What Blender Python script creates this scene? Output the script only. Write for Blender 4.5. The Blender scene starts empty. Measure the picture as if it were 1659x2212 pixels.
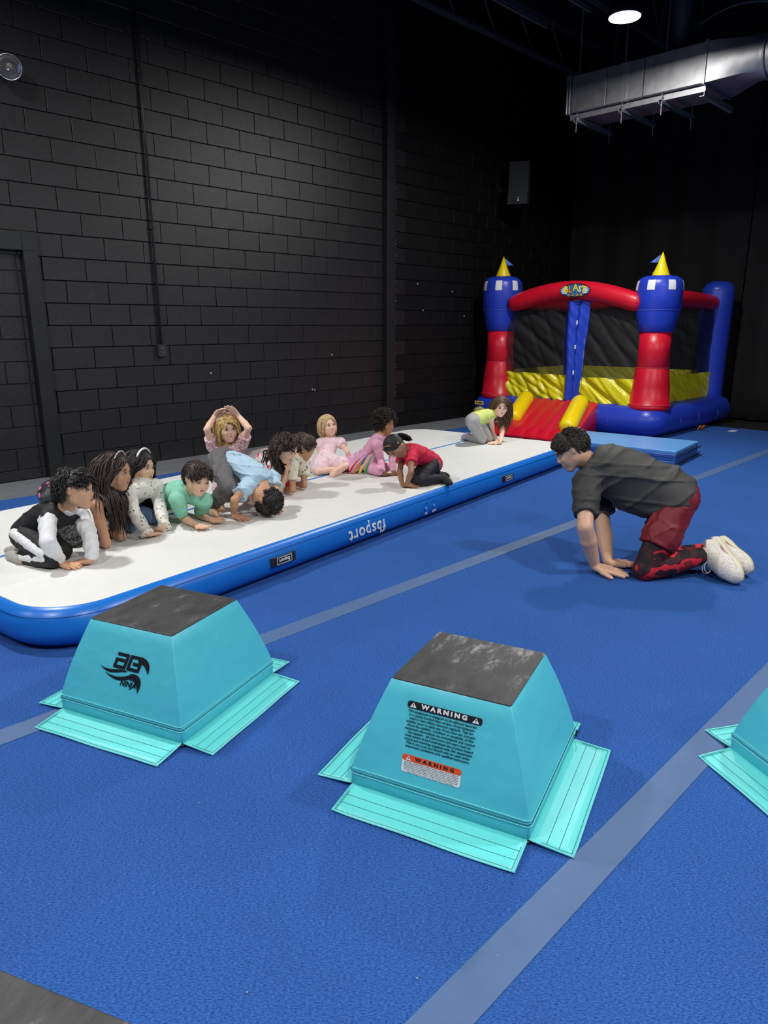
import bpy, math, random
import numpy as np
from mathutils import Vector, Matrix

# ---------------------------------------------------------------- camera, world, exposure
scene = bpy.context.scene
COL = scene.collection
cam_d = bpy.data.cameras.new('camera')
cam = bpy.data.objects.new('camera', cam_d)
COL.objects.link(cam)
CAM_H, YAW, PITCH, FPX = 1.42, math.radians(44.5), math.radians(14.74), 1537.0
cam.location = (0, 0, CAM_H)
cam.rotation_euler = (math.pi/2 - PITCH, 0, YAW - math.pi/2)
cam_d.sensor_fit = 'VERTICAL'
cam_d.sensor_height = 36.0
cam_d.lens = FPX/2212.0*36.0
cam_d.clip_start = 0.05
scene.camera = cam
w = bpy.data.worlds.new('world'); scene.world = w; w.use_nodes = True
w.node_tree.nodes['Background'].inputs[0].default_value = (0.6, 0.7, 1.0, 1)
w.node_tree.nodes['Background'].inputs[1].default_value = 0.0
scene.view_settings.view_transform = 'Standard'
scene.view_settings.look = 'None'
scene.view_settings.gamma = 1.0
scene.view_settings.use_curve_mapping = False
scene.view_settings.exposure = 0.0
LAMPS = [  # x, y, z, power of each high bay lamp
    (6.95, 3.70, 4.18, 135), (0.9, 5.0, 4.18, 120), (4.6, -0.4, 4.18, 105), (0.7, -1.0, 4.18, 125),  # last in this row: unseen lamp added near camera to fill facing sides
    (-1.8, 2.2, 4.18, 90), (2.2, -4.2, 4.18, 60), (-3.6, 5.2, 4.18, 50), (7.8, -3.4, 4.18, 50)]

# ---------------------------------------------------------------- helpers
rng = np.random.default_rng(7)
V = lambda *a: np.array(a, float)
def nrm(v):
    v = np.asarray(v, float); return v/(np.linalg.norm(v)+1e-12)
def lin(r, g, b):
    f = lambda c: ((c/255+0.055)/1.055)**2.4 if c > 10 else c/255/12.92
    return (f(r), f(g), f(b), 1)
def mesh_obj(name, verts, faces, mat=None, parent=None, smooth=False, loc=(0, 0, 0)):
    me = bpy.data.meshes.new(name)
    me.from_pydata([tuple(map(float, v)) for v in verts], [], [tuple(int(i) for i in f) for f in faces])
    return finish(name, me, mat, parent, smooth, loc)
def finish(name, me, mat, parent, smooth, loc=(0, 0, 0)):
    me.update()
    if smooth:
        me.polygons.foreach_set('use_smooth', [True]*len(me.polygons))
    if mat:
        for m in (mat if isinstance(mat, (list, tuple)) else [mat]): me.materials.append(m)
    o = bpy.data.objects.new(name, me); COL.objects.link(o)
    o.location = loc
    if parent: o.parent = parent
    return o
def empty(name, loc, rz=0.0):
    o = bpy.data.objects.new(name, None); COL.objects.link(o)
    o.location = loc; o.rotation_euler = (0, 0, rz); o.empty_display_size = 0.1
    return o
def tag(o, label=None, cat=None, group=None, kind=None):
    if label: o['label'] = label
    if cat: o['category'] = cat
    if group: o['group'] = group
    if kind: o['kind'] = kind
    return o
class MB:
    def __init__(s): s.v = []; s.f = []
    def add(s, v, f):
        n = len(s.v); s.v += [tuple(map(float, q)) for q in v]; s.f += [tuple(int(i)+n for i in q) for q in f]; return s
    def box(s, c, d, R=None):
        c = np.asarray(c, float); d = np.asarray(d, float)/2
        P = np.array([[x, y, z] for x in (-1, 1) for y in (-1, 1) for z in (-1, 1)])*d
        if R is not None: P = P@np.asarray(R).T
        return s.add(P+c, [(0, 1, 3, 2), (4, 6, 7, 5), (0, 4, 5, 1), (2, 3, 7, 6), (0, 2, 6, 4), (1, 5, 7, 3)])
    def cbox(s, c, d, b, R=None):   # chamfered box
        c = np.asarray(c, float); h = np.asarray(d, float)/2
        v = []; idx = {}
        for sx in (-1, 1):
            for sy in (-1, 1):
                for sz in (-1, 1):
                    for a in range(3):
                        q = h-b; q = q.copy(); q[a] = h[a]
                        idx[(sx, sy, sz, a)] = len(v); v.append(q*np.array([sx, sy, sz]))
        f = []
        for a in range(3):
            o = [i for i in range(3) if i != a]
            for sg in (-1, 1):
                loop = []
                for p, q in ((-1, -1), (1, -1), (1, 1), (-1, 1)):
                    k = [0, 0, 0]; k[a] = sg; k[o[0]] = p; k[o[1]] = q
                    loop.append(idx[(*k, a)])
                flip = (sg > 0) != (a != 1)
                f.append(loop[::-1] if flip else loop)
        for a in range(3):
            o = [i for i in range(3) if i != a]
            for p in (-1, 1):
                for q in (-1, 1):
                    k0 = [0, 0, 0]; k0[a] = -1; k0[o[0]] = p; k0[o[1]] = q; k1 = list(k0); k1[a] = 1
                    lp = [idx[(*k0, o[0])], idx[(*k1, o[0])], idx[(*k1, o[1])], idx[(*k0, o[1])]]
                    f.append(lp)
        for sx in (-1, 1):
            for sy in (-1, 1):
                for sz in (-1, 1):
                    f.append([idx[(sx, sy, sz, 0)], idx[(sx, sy, sz, 1)], idx[(sx, sy, sz, 2)]])
        P = np.array(v)
        ff = []
        for fa in f:      # orient outward
            q = P[fa]; n_ = np.cross(q[1]-q[0], q[2]-q[1])
            ff.append(fa if n_@q.mean(0) > 0 else fa[::-1])
        if R is not None: P = P@np.asarray(R).T
        return s.add(P+c, ff)
    def tube(s, pts, r, n=8, cap=True, closed=False):
        pts = np.asarray(pts, float); m = len(pts)
        r = np.broadcast_to(np.asarray(r, float), (m,))
        T = np.gradient(pts, axis=0)
        if closed: T = np.roll(pts, -1, 0)-np.roll(pts, 1, 0)
        T /= (np.linalg.norm(T, axis=1)[:, None]+1e-12)
        u = np.cross(T[0], [0, 0, 1.0])
        if np.linalg.norm(u) < .05: u = np.cross(T[0], [1.0, 0, 0])
        u = nrm(u); V_ = []
        for i in range(m):
            u = nrm(u-T[i]*(u@T[i])); w_ = np.cross(T[i], u)
            for k in range(n):
                a = 2*math.pi*k/n; V_.append(pts[i]+r[i]*(math.cos(a)*u+math.sin(a)*w_))
        F_ = []
        for i in range(m if closed else m-1):
            j = (i+1) % m
            for k in range(n):
                l = (k+1) % n; F_.append((i*n+k, i*n+l, j*n+l, j*n+k))
        if cap and not closed:
            F_.append(tuple(range(n))[::-1]); F_.append(tuple((m-1)*n+k for k in range(n)))
        return s.add(V_, F_)
    def lathe(s, prof, c=(0, 0, 0), n=32, sx=1.0):
        V_ = []; F_ = []
        for r, z in prof:
            for k in range(n):
                a = 2*math.pi*k/n; V_.append((c[0]+r*math.cos(a)*sx, c[1]+r*math.sin(a), c[2]+z))
        for i in range(len(prof)-1):
            for k in range(n):
                l = (k+1) % n; F_.append((i*n+k, i*n+l, (i+1)*n+l, (i+1)*n+k))
        F_.append(tuple(range(n))[::-1]); F_.append(tuple((len(prof)-1)*n+k for k in range(n)))
        return s.add(V_, F_)
    def ell(s, c, R, rad, nu=12, nv=8):
        c = np.asarray(c, float); V_ = [c+R@(np.array([0, 0, 1])*rad)]
        for j in range(1, nv):
            for i in range(nu):
                t = math.pi*j/nv; a = 2*math.pi*i/nu
                V_.append(c+R@(np.array([math.sin(t)*math.cos(a), math.sin(t)*math.sin(a), math.cos(t)])*rad))
        V_.append(c+R@(np.array([0, 0, -1])*rad)); F_ = []
        for i in range(nu): F_.append((0, 1+i, 1+(i+1) % nu))
        for j in range(nv-2):
            for i in range(nu):
                a = 1+j*nu+i; b = 1+j*nu+(i+1) % nu; F_.append((a, a+nu, b+nu, b))
        e = len(V_)-1
        for i in range(nu): F_.append((e, 1+(nv-2)*nu+(i+1) % nu, 1+(nv-2)*nu+i))
        return s.add(V_, F_)
    def prism(s, poly, z0, z1, M=None):   # poly in local xy
        n = len(poly)
        P = [(x, y, z0) for x, y in poly]+[(x, y, z1) for x, y in poly]
        if M is not None: P = [tuple(M@Vector(q)) for q in P]
        F_ = [tuple(range(n))[::-1], tuple(range(n, 2*n))]+[(i, (i+1) % n, n+(i+1) % n, n+i) for i in range(n)]
        return s.add(P, F_)
    def grid(s, P):     # P: (a,b,3)
        a, b = P.shape[:2]
        return s.add(P.reshape(-1, 3), [(i*b+j, (i+1)*b+j, (i+1)*b+j+1, i*b+j+1) for i in range(a-1) for j in range(b-1)])
    def loft(s, w, h, r, layers, nc=8, cap=True, c=(0, 0)):  # rounded rectangle loft; layers: (offset, z)
        n0 = None
        for li, (off, z) in enumerate(layers):
            hw, hh, rr = w/2+off, h/2+off, max(r+off, .005)
            ring = []
            for q, (sx, sy) in enumerate(((1, 1), (-1, 1), (-1, -1), (1, -1))):
                for k in range(nc+1):
                    a = math.pi/2*(q+k/nc)
                    ring.append((c[0]+sx*(hw-rr)+rr*math.cos(a), c[1]+sy*(hh-rr)+rr*math.sin(a), z))
            n = len(ring)
            base = len(s.v); s.v += ring
            if n0 is not None:
                s.f += [(n0+i, n0+(i+1) % n, base+(i+1) % n, base+i) for i in range(n)]
            elif cap: s.f.append(tuple(base+i for i in range(n))[::-1])
            n0 = base
        if cap: s.f.append(tuple(n0+i for i in range(n)))
        return s
    def obj(s, name, mat=None, parent=None, smooth=False, loc=(0, 0, 0)):
        return mesh_obj(name, s.v, s.f, mat, parent, smooth, loc)
def autosmooth(o, ang=40):
    me = o.data
    me.polygons.foreach_set('use_smooth', [True]*len(me.polygons))
    try: me.set_sharp_from_angle(angle=math.radians(ang))
    except Exception: pass
    return o

# ---------------------------------------------------------------- materials
MATS = {}
def mat(name, col=(0.5, 0.5, 0.5, 1), rough=0.6, metal=0.0, spec=0.5, noise=None, bump=None, emit=None, sheen=0, coat=0, alpha=None):
    """noise=(scale, amount) colour variation, bump=(scale, strength, distance)"""
    if name in MATS: return MATS[name]
    m = bpy.data.materials.new(name); m.use_nodes = True; MATS[name] = m
    nt = m.node_tree; b = nt.nodes['Principled BSDF']
    b.inputs['Base Color'].default_value = col
    b.inputs['Roughness'].default_value = rough
    b.inputs['Metallic'].default_value = metal
    b.inputs['Specular IOR Level'].default_value = spec
    if sheen: b.inputs['Sheen Weight'].default_value = sheen
    if coat: b.inputs['Coat Weight'].default_value = coat
    if emit:
        b.inputs['Emission Color'].default_value = emit[0]; b.inputs['Emission Strength'].default_value = emit[1]
    tc = nt.nodes.new('ShaderNodeTexCoord')
    m['tc'] = tc.name
    if noise:
        n = nt.nodes.new('ShaderNodeTexNoise'); n.inputs['Scale'].default_value = noise[0]; n.inputs['Detail'].default_value = 4
        nt.links.new(tc.outputs['Object'], n.inputs['Vector'])
        r = nt.nodes.new('ShaderNodeMapRange')
        r.inputs['From Min'].default_value = .3; r.inputs['From Max'].default_value = .7
        r.inputs['To Min'].default_value = 1-noise[1]; r.inputs['To Max'].default_value = 1+noise[1]
        nt.links.new(n.outputs['Fac'], r.inputs['Value'])
        mx = nt.nodes.new('ShaderNodeVectorMath'); mx.operation = 'SCALE'
        mx.inputs[0].default_value = col[:3]
        nt.links.new(r.outputs['Result'], mx.inputs['Scale'])
        nt.links.new(mx.outputs['Vector'], b.inputs['Base Color'])
    if bump:
        n = nt.nodes.new('ShaderNodeTexNoise'); n.inputs['Scale'].default_value = bump[0]; n.inputs['Detail'].default_value = 3
        nt.links.new(tc.outputs['Object'], n.inputs['Vector'])
        bn = nt.nodes.new('ShaderNodeBump'); bn.inputs['Strength'].default_value = bump[1]; bn.inputs['Distance'].default_value = bump[2]
        nt.links.new(n.outputs['Fac'], bn.inputs['Height']); nt.links.new(bn.outputs['Normal'], b.inputs['Normal'])
    if alpha is not None: b.inputs['Alpha'].default_value = alpha
    return m
def ramp_mat(name, kind, scale, stops, rough=.8, const=True, coord='Object', detail=2, vec=None, bump=None, dist=None):
    """pattern material: kind in noise / voronoi / wave"""
    if name in MATS: return MATS[name]
    m = mat(name, stops[0][1], rough, bump=bump); nt = m.node_tree; b = nt.nodes['Principled BSDF']
    tc = nt.nodes[m['tc']]
    mp = nt.nodes.new('ShaderNodeMapping'); nt.links.new(tc.outputs[coord], mp.inputs['Vector'])
    if vec: mp.inputs['Scale'].default_value = vec
    if kind == 'noise':
        t = nt.nodes.new('ShaderNodeTexNoise'); t.inputs['Detail'].default_value = detail; out = t.outputs['Fac']
    elif kind == 'voronoi':
        t = nt.nodes.new('ShaderNodeTexVoronoi'); out = t.outputs['Distance']
    elif kind == 'cells':
        t = nt.nodes.new('ShaderNodeTexVoronoi'); out = t.outputs['Color']
    elif kind == 'edge':
        t = nt.nodes.new('ShaderNodeTexVoronoi'); t.feature = 'DISTANCE_TO_EDGE'; out = t.outputs['Distance']
    else:
        t = nt.nodes.new('ShaderNodeTexWave'); out = t.outputs['Fac']
        if dist is not None: t.inputs['Distortion'].default_value = dist
    t.inputs['Scale'].default_value = scale
    nt.links.new(mp.outputs['Vector'], t.inputs['Vector'])
    cr = nt.nodes.new('ShaderNodeValToRGB'); cr.color_ramp.interpolation = 'CONSTANT' if const else 'LINEAR'
    els = cr.color_ramp.elements
    els[0].position, els[0].color = stops[0]
    els[1].position, els[1].color = stops[1]
    for p, c in stops[2:]:
        e = els.new(p); e.color = c
    nt.links.new(out, cr.inputs['Fac']); nt.links.new(cr.outputs['Color'], b.inputs['Base Color'])
    return m

# ================================================================ STRUCTURE
WY = 7.034
XB = 11.85          # back wall
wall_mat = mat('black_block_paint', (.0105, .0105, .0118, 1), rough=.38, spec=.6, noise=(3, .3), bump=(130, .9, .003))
far_mat = mat('flat_black_block_paint', (.0035, .0035, .0042, 1), rough=.62, spec=.25, noise=(3, .25), bump=(160, .5, .0025))  # darkened copy of the wall paint: gloom beyond the column put into colour
joint_mat = mat('black_joint_paint', (.008, .008, .009, 1), rough=.35)
frame_mat = mat('black_steel_paint', (.011, .012, .013, 1), rough=.45, noise=(4, .2))
grey_floor = mat('grey_floor_paint', lin(112, 115, 120), rough=.55, noise=(6, .12), bump=(60, .2, .002))
ceil_mat = mat('black_ceiling_paint', (.006, .006, .009, 1), rough=.8)
black_metal = mat('black_joist_paint', (.05, .05, .062, 1), rough=.5)

fl = MB().box((3.5, .5, -.062), (18, 14.2, .1)).obj('floor', mat('black_rubber_floor', (.006, .006, .007, 1), rough=.7)); tag(fl, kind='structure')
o = MB().box((2.75, 6.68, -.0075), (14.5, .72, .009)).obj('floor_margin', grey_floor, fl); o['label'] = 'grey painted margin of the floor along the block wall'
# left wall: backing + individually built blocks
wl = MB().box((3.5, WY+.1, 2.9), (18, .17, 5.9)).obj('wall_left', joint_mat); tag(wl, 'black painted concrete block wall', kind='structure')
BW, BH = .4064, .2032
DX0, DX1, DZ1 = 1.52, 2.53, 2.06   # bricked-up doorway
def block_mesh(w, h, d=.030, c=.0028):
    m = MB().cbox((0, 0, 0), (w-.006, d, h-.006), c)
    me = bpy.data.meshes.new('block'); me.from_pydata(m.v, [], m.f); me.update(); me.materials.append(wall_mat); return me
full = block_mesh(BW, BH); half = block_mesh(BW/2, BH)
cells = []
for k in range(-1, 28):
    z0 = .3968-2*BH + k*BH; zc = z0+BH/2
    if z0 < -.08 or zc > 5.6: continue
    off = .0566 if (k % 2 == 0) else .0566+.2032
    for i in range(-12, 30):
        x0 = off+i*BW; xc = x0+BW/2
        if x0 < -4.5 or x0+BW > XB: continue
        cells.append((x0, x0+BW, z0))
def clipd(a, b, z0):
    out = []
    if z0+BH <= DZ1+.16:
        lo, hi = DX0-.13, DX1+.13
        if b <= lo or a >= hi: return [(a, b)]
        if a < lo-.03: out.append((a, lo))
        if b > hi+.03: out.append((hi, b))
        return out
    return [(a, b)]
blocks = []
for a, b, z0 in cells:
    for (p, q) in clipd(a, b, z0): blocks.append((p, q, z0))
camP = V(0, 0, CAM_H)
def bkey(t):
    p = V((t[0]+t[1])/2, WY, t[2]+BH/2); f = V(math.cos(YAW), math.sin(YAW), 0); d = (p-camP)@f; l = (p-camP)@V(math.sin(YAW), -math.cos(YAW), 0)
    vis = d > .5 and -.62 < l/max(d, .01) < .6 and (p[2]-CAM_H)/max(d, .01) < .5 and 1.9 < p[0]
    return (0 if vis else 1, np.linalg.norm(p-camP))
blocks.sort(key=bkey)
mcache = {}
rest = MB(); rest2 = MB()
for n_, (p, q, z0) in enumerate(blocks):
    z0c = max(z0, -.005); hgt = z0+BH-z0c; jy = rng.uniform(-.0012, .0012)
    if n_ < 290:
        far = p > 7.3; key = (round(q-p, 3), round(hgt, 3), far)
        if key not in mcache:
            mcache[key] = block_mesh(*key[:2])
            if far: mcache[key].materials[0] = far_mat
        o = bpy.data.objects.new('block', mcache[key]); COL.objects.link(o); o.parent = wl
        o.location = ((p+q)/2, WY+.012+jy, z0c+hgt/2)
    else:
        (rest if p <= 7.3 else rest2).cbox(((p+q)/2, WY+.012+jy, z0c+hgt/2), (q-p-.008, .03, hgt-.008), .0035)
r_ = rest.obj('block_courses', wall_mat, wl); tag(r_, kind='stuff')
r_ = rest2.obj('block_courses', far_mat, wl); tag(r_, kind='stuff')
# bricked-up doorway: steel frame and recessed blocks
door = MB().box(((DX0+DX1)/2, WY+.055, DZ1/2-.01), (DX1-DX0, .05, DZ1)).obj('door_1', joint_mat); tag(door, 'filled-in doorway with black steel frame', kind='structure')
fm = MB()
fm.cbox((DX1+.065, WY-.012, 1.03), (.13, .10, 2.06), .002)
fm.cbox((DX0-.065, WY-.012, 1.03), (.13, .10, 2.06), .002)
fm.cbox(((DX0+DX1)/2, WY-.0135, DZ1+.08), (DX1-DX0-.001, .10, .16), .003)
for sx_ in (DX0-.065, DX1+.065): fm.cbox((sx_, WY-.0135, DZ1+.08), (.13, .10, .16), .001)
fm.obj('door_frame', frame_mat, door)
for k in range(11):
    z0 = .0+k*BH*.978-.10; z1 = z0+BH*.978
    z0 = max(z0, 0); z1 = min(z1, DZ1-.03)
    xs = [DX0+.005, DX0+.35, DX0+.756, DX1-.05, DX1-.005] if k % 2 else [DX0+.005, DX0+.15, DX0+.553, DX1-.05, DX1-.005]
    for a, b in zip(xs[:-1], xs[1:]):
        MB().cbox(((a+b)/2, WY+.022, (z0+z1)/2), (b-a-.007, .03, z1-z0-.007), .0035).obj('block', wall_mat, door)
# steel column on the wall
MB().cbox((7.175, WY-.055, 2.85), (.11, .10, 5.7), .004).obj('trim_1', frame_mat)['kind'] = 'structure'
MB().cbox((7.30, WY-.01, 2.85), (.13, .02, 5.7), .003).obj('trim_2', frame_mat)['kind'] = 'structure'
chips = MB()
paint_chip = mat('bare_plaster', lin(190, 190, 195), rough=.8)
for i in range(150):
    zc = rng.uniform(.3, 3.4); s_ = rng.uniform(.002, .006)*(1.8 if rng.random() < .1 else 1)
    xx = 7.375+rng.normal(0, .006)
    chips.box((xx, WY-.004, zc), (s_, .002, s_*rng.uniform(.8, 2)), None)
for (px_, z_) in ((7.95, 1.62), (7.83, 1.98), (8.6, 1.9), (6.2, 1.05), (5.9, .62), (5.86, .63), (4.4, .9), (8.9, 1.55)):
    chips.box((px_, WY-.0045, z_), (.014, .002, .02), None)
c_ = chips.obj('paint_chip', paint_chip, wl); tag(c_, 'pale chips where the black paint is knocked off', kind='stuff')
for nm, c, d in (('wall_back', (XB+.3, .5, 2.9), (.2, 14.2, 5.9)), ('wall_right', (3.5, -6.5, 2.9), (18, .2, 5.9)), ('wall_front', (-5.4, .5, 2.9), (.2, 14.2, 5.9))):
    o = MB().box(c, d).obj(nm, ceil_mat); tag(o, kind='structure')
o = MB().box((3.5, .5, 5.93), (18, 14.2, .1)).obj('ceiling', ceil_mat); tag(o, kind='structure')

# carpet
carpet_m = bpy.data.materials.new('blue_carpet'); carpet_m.use_nodes = True; MATS['blue_carpet'] = carpet_m
nt = carpet_m.node_tree; b = nt.nodes['Principled BSDF']; b.inputs['Roughness'].default_value = .95; b.inputs['Specular IOR Level'].default_value = .15
tc = nt.nodes.new('ShaderNodeTexCoord')
mp = nt.nodes.new('ShaderNodeMapping'); mp.inputs['Scale'].default_value = (1, 1, 1); mp.inputs['Rotation'].default_value = (0, 0, .8); nt.links.new(tc.outputs['Object'], mp.inputs['Vector'])
mp2 = nt.nodes.new('ShaderNodeMapping'); mp2.inputs['Scale'].default_value = (1, 2.2, 1); nt.links.new(mp.outputs['Vector'], mp2.inputs['Vector'])
n1 = nt.nodes.new('ShaderNodeTexNoise'); n1.inputs['Scale'].default_value = 130; n1.inputs['Detail'].default_value = 3; nt.links.new(mp2.outputs['Vector'], n1.inputs['Vector'])
n2 = nt.nodes.new('ShaderNodeTexNoise'); n2.inputs['Scale'].default_value = 2.5; n2.inputs['Detail'].default_value = 3; nt.links.new(mp.outputs['Vector'], n2.inputs['Vector'])
cr = nt.nodes.new('ShaderNodeValToRGB'); cr.color_ramp.elements[0].position = .3; cr.color_ramp.elements[1].position = .72
cr.color_ramp.elements[0].color = lin(26, 64, 134); cr.color_ramp.elements[1].color = lin(62, 110, 184)
nt.links.new(n1.outputs['Fac'], cr.inputs['Fac'])
mr = nt.nodes.new('ShaderNodeMapRange'); mr.inputs['To Min'].default_value = .88; mr.inputs['To Max'].default_value = 1.12; nt.links.new(n2.outputs['Fac'], mr.inputs['Value'])
sc = nt.nodes.new('ShaderNodeVectorMath'); sc.operation = 'SCALE'; nt.links.new(cr.outputs['Color'], sc.inputs[0]); nt.links.new(mr.outputs['Result'], sc.inputs['Scale'])
nt.links.new(sc.outputs['Vector'], b.inputs['Base Color'])
bn = nt.nodes.new('ShaderNodeBump'); bn.inputs['Strength'].default_value = .8; bn.inputs['Distance'].default_value = .006
nt.links.new(n1.outputs['Fac'], bn.inputs['Height']); nt.links.new(bn.outputs['Normal'], b.inputs['Normal'])
cp = MB().box((3.2, .66, -.0055), (15.0, 11.35, .011)).obj('carpet', carpet_m)
tag(cp, 'bright blue gym carpet covering the floor', 'carpet')
strip_m = mat('seam_strip_fabric', lin(76, 103, 146), rough=.55, noise=(8, .06), bump=(300, .1, .001))
for (y0, wd, lab) in ((2.545, .105, 'grey-blue seam strip on carpet beneath kneeling man, nearer the inflatable track'),
                      (.738, .105, 'wide grey-blue seam strip crossing carpet at lower right foreground')):
    s_ = MB().cbox((3.25, y0, .0012), (14.9, wd, .0024), .0008).obj('seam_strip', strip_m); tag(s_, lab, 'floor strip')
lint = MB()
for i in range(60):
    lx, ly = rng.uniform(.5, 5.5), rng.uniform(.3, 3.0)
    lint.box((lx, ly, .002), (rng.uniform(.002, .005), rng.uniform(.002, .006), .002))
l_ = lint.obj('lint', mat('lint', lin(120, 140, 175), rough=.9)); tag(l_, 'tiny pale specks of lint scattered on the blue carpet', 'lint', kind='stuff')

# curtains in front of the back wall
curtain_m = mat('black_velour', (.0022, .0022, .003, 1), rough=.9, noise=(3, .3), sheen=.05)
def curtain(y0, y1, x, lab, seed):
    r = np.random.default_rng(seed); ny = int(abs(y1-y0)/.02); ys = np.linspace(y0, y1, ny); zs = np.linspace(.02, 5.2, 12)
    ph = np.cumsum(r.uniform(.12, .34, ny)); P = np.zeros((ny, 12, 3))
    for j, z in enumerate(zs):
        P[:, j, 0] = x+.05*np.sin(ph)*(1.1-.06*z)+.02*np.sin(ys*3+z*.7); P[:, j, 1] = ys; P[:, j, 2] = z
    o = MB().grid(P).obj('stage_curtain', curtain_m, smooth=True)
    md = o.modifiers.new('t', 'SOLIDIFY'); md.thickness = .006
    return tag(o, lab, 'curtain')
curtain(4.0, 6.95, XB-.12, 'black pleated curtain behind the bouncy castle, nearest the block wall', 1)
curtain(1.0, 3.98, XB-.14, 'black pleated curtain at right edge beside the bouncy castle', 2)

# ================================================================ CEILING: joists, lamps, duct
def joist(y, lab, z=5.05):
    m = MB()
    for zz in (z, z+.5):
        m.box((3.9, y-.025, zz), (14.9, .035, .035)); m.box((3.9, y+.025, zz), (14.9, .035, .035))
    pts = []; x = -3.2; up = False
    while x < 11.0:
        pts.append((x, y, z+.5 if up else z)); up = not up; x += .42
    m.tube(pts, .011, 5)
    return tag(m.obj('bar_joist', black_metal), lab, 'joist', group='black open-web joists under the dark ceiling')
for y, lab in ((6.35, 'black open-web joist under the ceiling nearest the block wall'), (4.9, 'second black open-web joist from the block wall'), (3.45, 'black open-web joist right above the bright lamp and duct'),
               (2.0, 'black open-web joist just right of the duct end'), (.5, 'black open-web joist farthest from the block wall')):
    joist(y, lab)
galv = mat('galvanised_steel', lin(160, 160, 162), rough=.5, metal=.85, noise=(9, .15), bump=(14, .15, .004))
galv_dull = mat('dull_galvanised_channel', lin(150, 152, 155), rough=.45, metal=.7, noise=(30, .2))
for (x0, y0, x1, y1, lab) in ((7.3, 5.62, 8.6, 5.62, 'thin steel rail hung under the joists, nearer the block wall'), (7.5, 5.0, 8.55, 5.0, 'thin steel rail under the joists above the duct end')):
    m = MB().box(((x0+x1)/2, y0-.018, 5.0), (x1-x0, .004, .04)).box(((x0+x1)/2, y0+.018, 5.0), (x1-x0, .004, .04)).box(((x0+x1)/2, y0, 4.982), (x1-x0, .04, .004))
    tag(m.obj('strut_rail', galv_dull), lab, 'rail')

lamp_body = mat('lamp_black_casting', (.02, .02, .022, 1), rough=.4, metal=.4)
lamp_glow = mat('lamp_lens', (1, 1, 1, 1), emit=((1, .98, .94, 1), 60))
def high_bay(x, y, z, power, lab):
    root = empty('high_bay_lamp', (x, y, z))
    tag(root, lab, 'lamp')
    prof = [(.12, 0), (.150, .0), (.155, .01), (.155, .05), (.13, .07), (.075, .085), (.07, .13), (.03, .14)]
    MB().lathe(prof, n=32).obj('lamp_housing', lamp_body, root, True)
    for k in range(16):
        a = k*math.pi/8; R = np.array([[math.cos(a), -math.sin(a), 0], [math.sin(a), math.cos(a), 0], [0, 0, 1]])
        MB().box((.105*math.cos(a), .105*math.sin(a), .095), (.07, .004, .05), R).obj('cooling_fin', lamp_body, root)
    MB().lathe([(.0, -.004), (.142, -.004), (.142, -.001), (0, -.001)], n=32).obj('lamp_lens', lamp_glow, root)
    MB().tube([(0, 0, .14), (0, 0, 5.0-z+.5)], .006, 6).obj('hanging_rod', black_metal, root)
    ld = bpy.data.lights.new('lamp_light', 'AREA'); ld.shape = 'DISK'; ld.size = .28; ld.energy = power; ld.color = (1, .985, .965)
    lo = bpy.data.objects.new('lamp_light', ld); COL.objects.link(lo); lo.parent = root; lo.location = (0, 0, -.012)
    return root
labs = ['bright round high bay lamp hanging beside the silver duct', 'round high bay lamp above the left end of the block wall', 'round high bay lamp over the near right carpet',
        'unseen high bay lamp added behind the photographer as fill', 'round high bay lamp far behind on the right', 'round high bay lamp in the rear left corner', 'round high bay lamp straight above the photographer', 'round high bay lamp at the back right of the hall']
for (x, y, z, p), lab in zip(LAMPS, labs): high_bay(x, y, z, p, lab)

# silver duct
dr = empty('air_duct', (8.8, 4.3, 4.08)); tag(dr, 'silver galvanised rectangular duct turning round at right, hung under ceiling', 'duct')
def W(o): o.location = (-8.8, -4.3, -4.08); return o
x0, x1, z0, z1 = 8.36, 9.12, 3.89, 4.28
seam = mat('duct_seam_tape', lin(205, 205, 208), rough=.3, metal=.8, bump=(60, .6, .004))
for k, (a, b) in enumerate(((5.06, 4.62), (4.61, 4.17), (4.16, 3.50))):
    W(MB().cbox(((x0+x1)/2, (a+b)/2, (z0+z1)/2), (x1-x0, a-b, z1-z0), .004).obj('duct_section', galv, dr))
for yy, wd in ((5.085, .02), (5.12, .02), (3.49, .025)):
    W(MB().cbox(((x0+x1)/2, yy, (z0+z1)/2), (x1-x0+.03, wd, z1-z0+.03), .003).obj('duct_flange', galv_dull, dr))
W(MB().cbox(((x0+x1)/2, 4.39, (z0+z1)/2), (x1-x0+.006, .075, z1-z0+.006), .002).obj('tape_band', seam, dr))
# square to round transition then round duct
n = 48; rings = []
sq = []
for k in range(n):
    a = 2*math.pi*k/n; c_, s_ = math.cos(a), math.sin(a); m_ = max(abs(c_), abs(s_)); sq.append((c_/m_*(x1-x0)/2, s_/m_*(z1-z0)/2))
cx, cz = (x0+x1)/2, (z0+z1)/2
P = np.zeros((9, n+1, 3))
for j, (t, y) in enumerate(((0, 3.48), (.15, 3.40), (.35, 3.30), (.6, 3.18), (.85, 3.06), (1, 2.98), (1, 2.9), (1, 1.0), (1, -3.0))):
    for k in range(n+1):
        a = 2*math.pi*k/n; q = sq[k % n]; r0 = .215
        P[j, k] = (cx-.12*t+q[0]*(1-t)+r0*math.cos(a)*t, y, cz+q[1]*(1-t)+r0*math.sin(a)*t)
W(autosmooth(MB().grid(P[:6]).obj('duct_transition', galv, dr), 30))
W(MB().grid(P[5:]).obj('round_duct', galv, dr, True))
W(MB().tube([(cx-.12+.222*math.cos(a), 2.94, cz+.222*math.sin(a)) for a in np.linspace(0, 2*math.pi, 33)[:-1]], .012, 6, closed=True).obj('duct_collar', galv_dull, dr, True))
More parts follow.
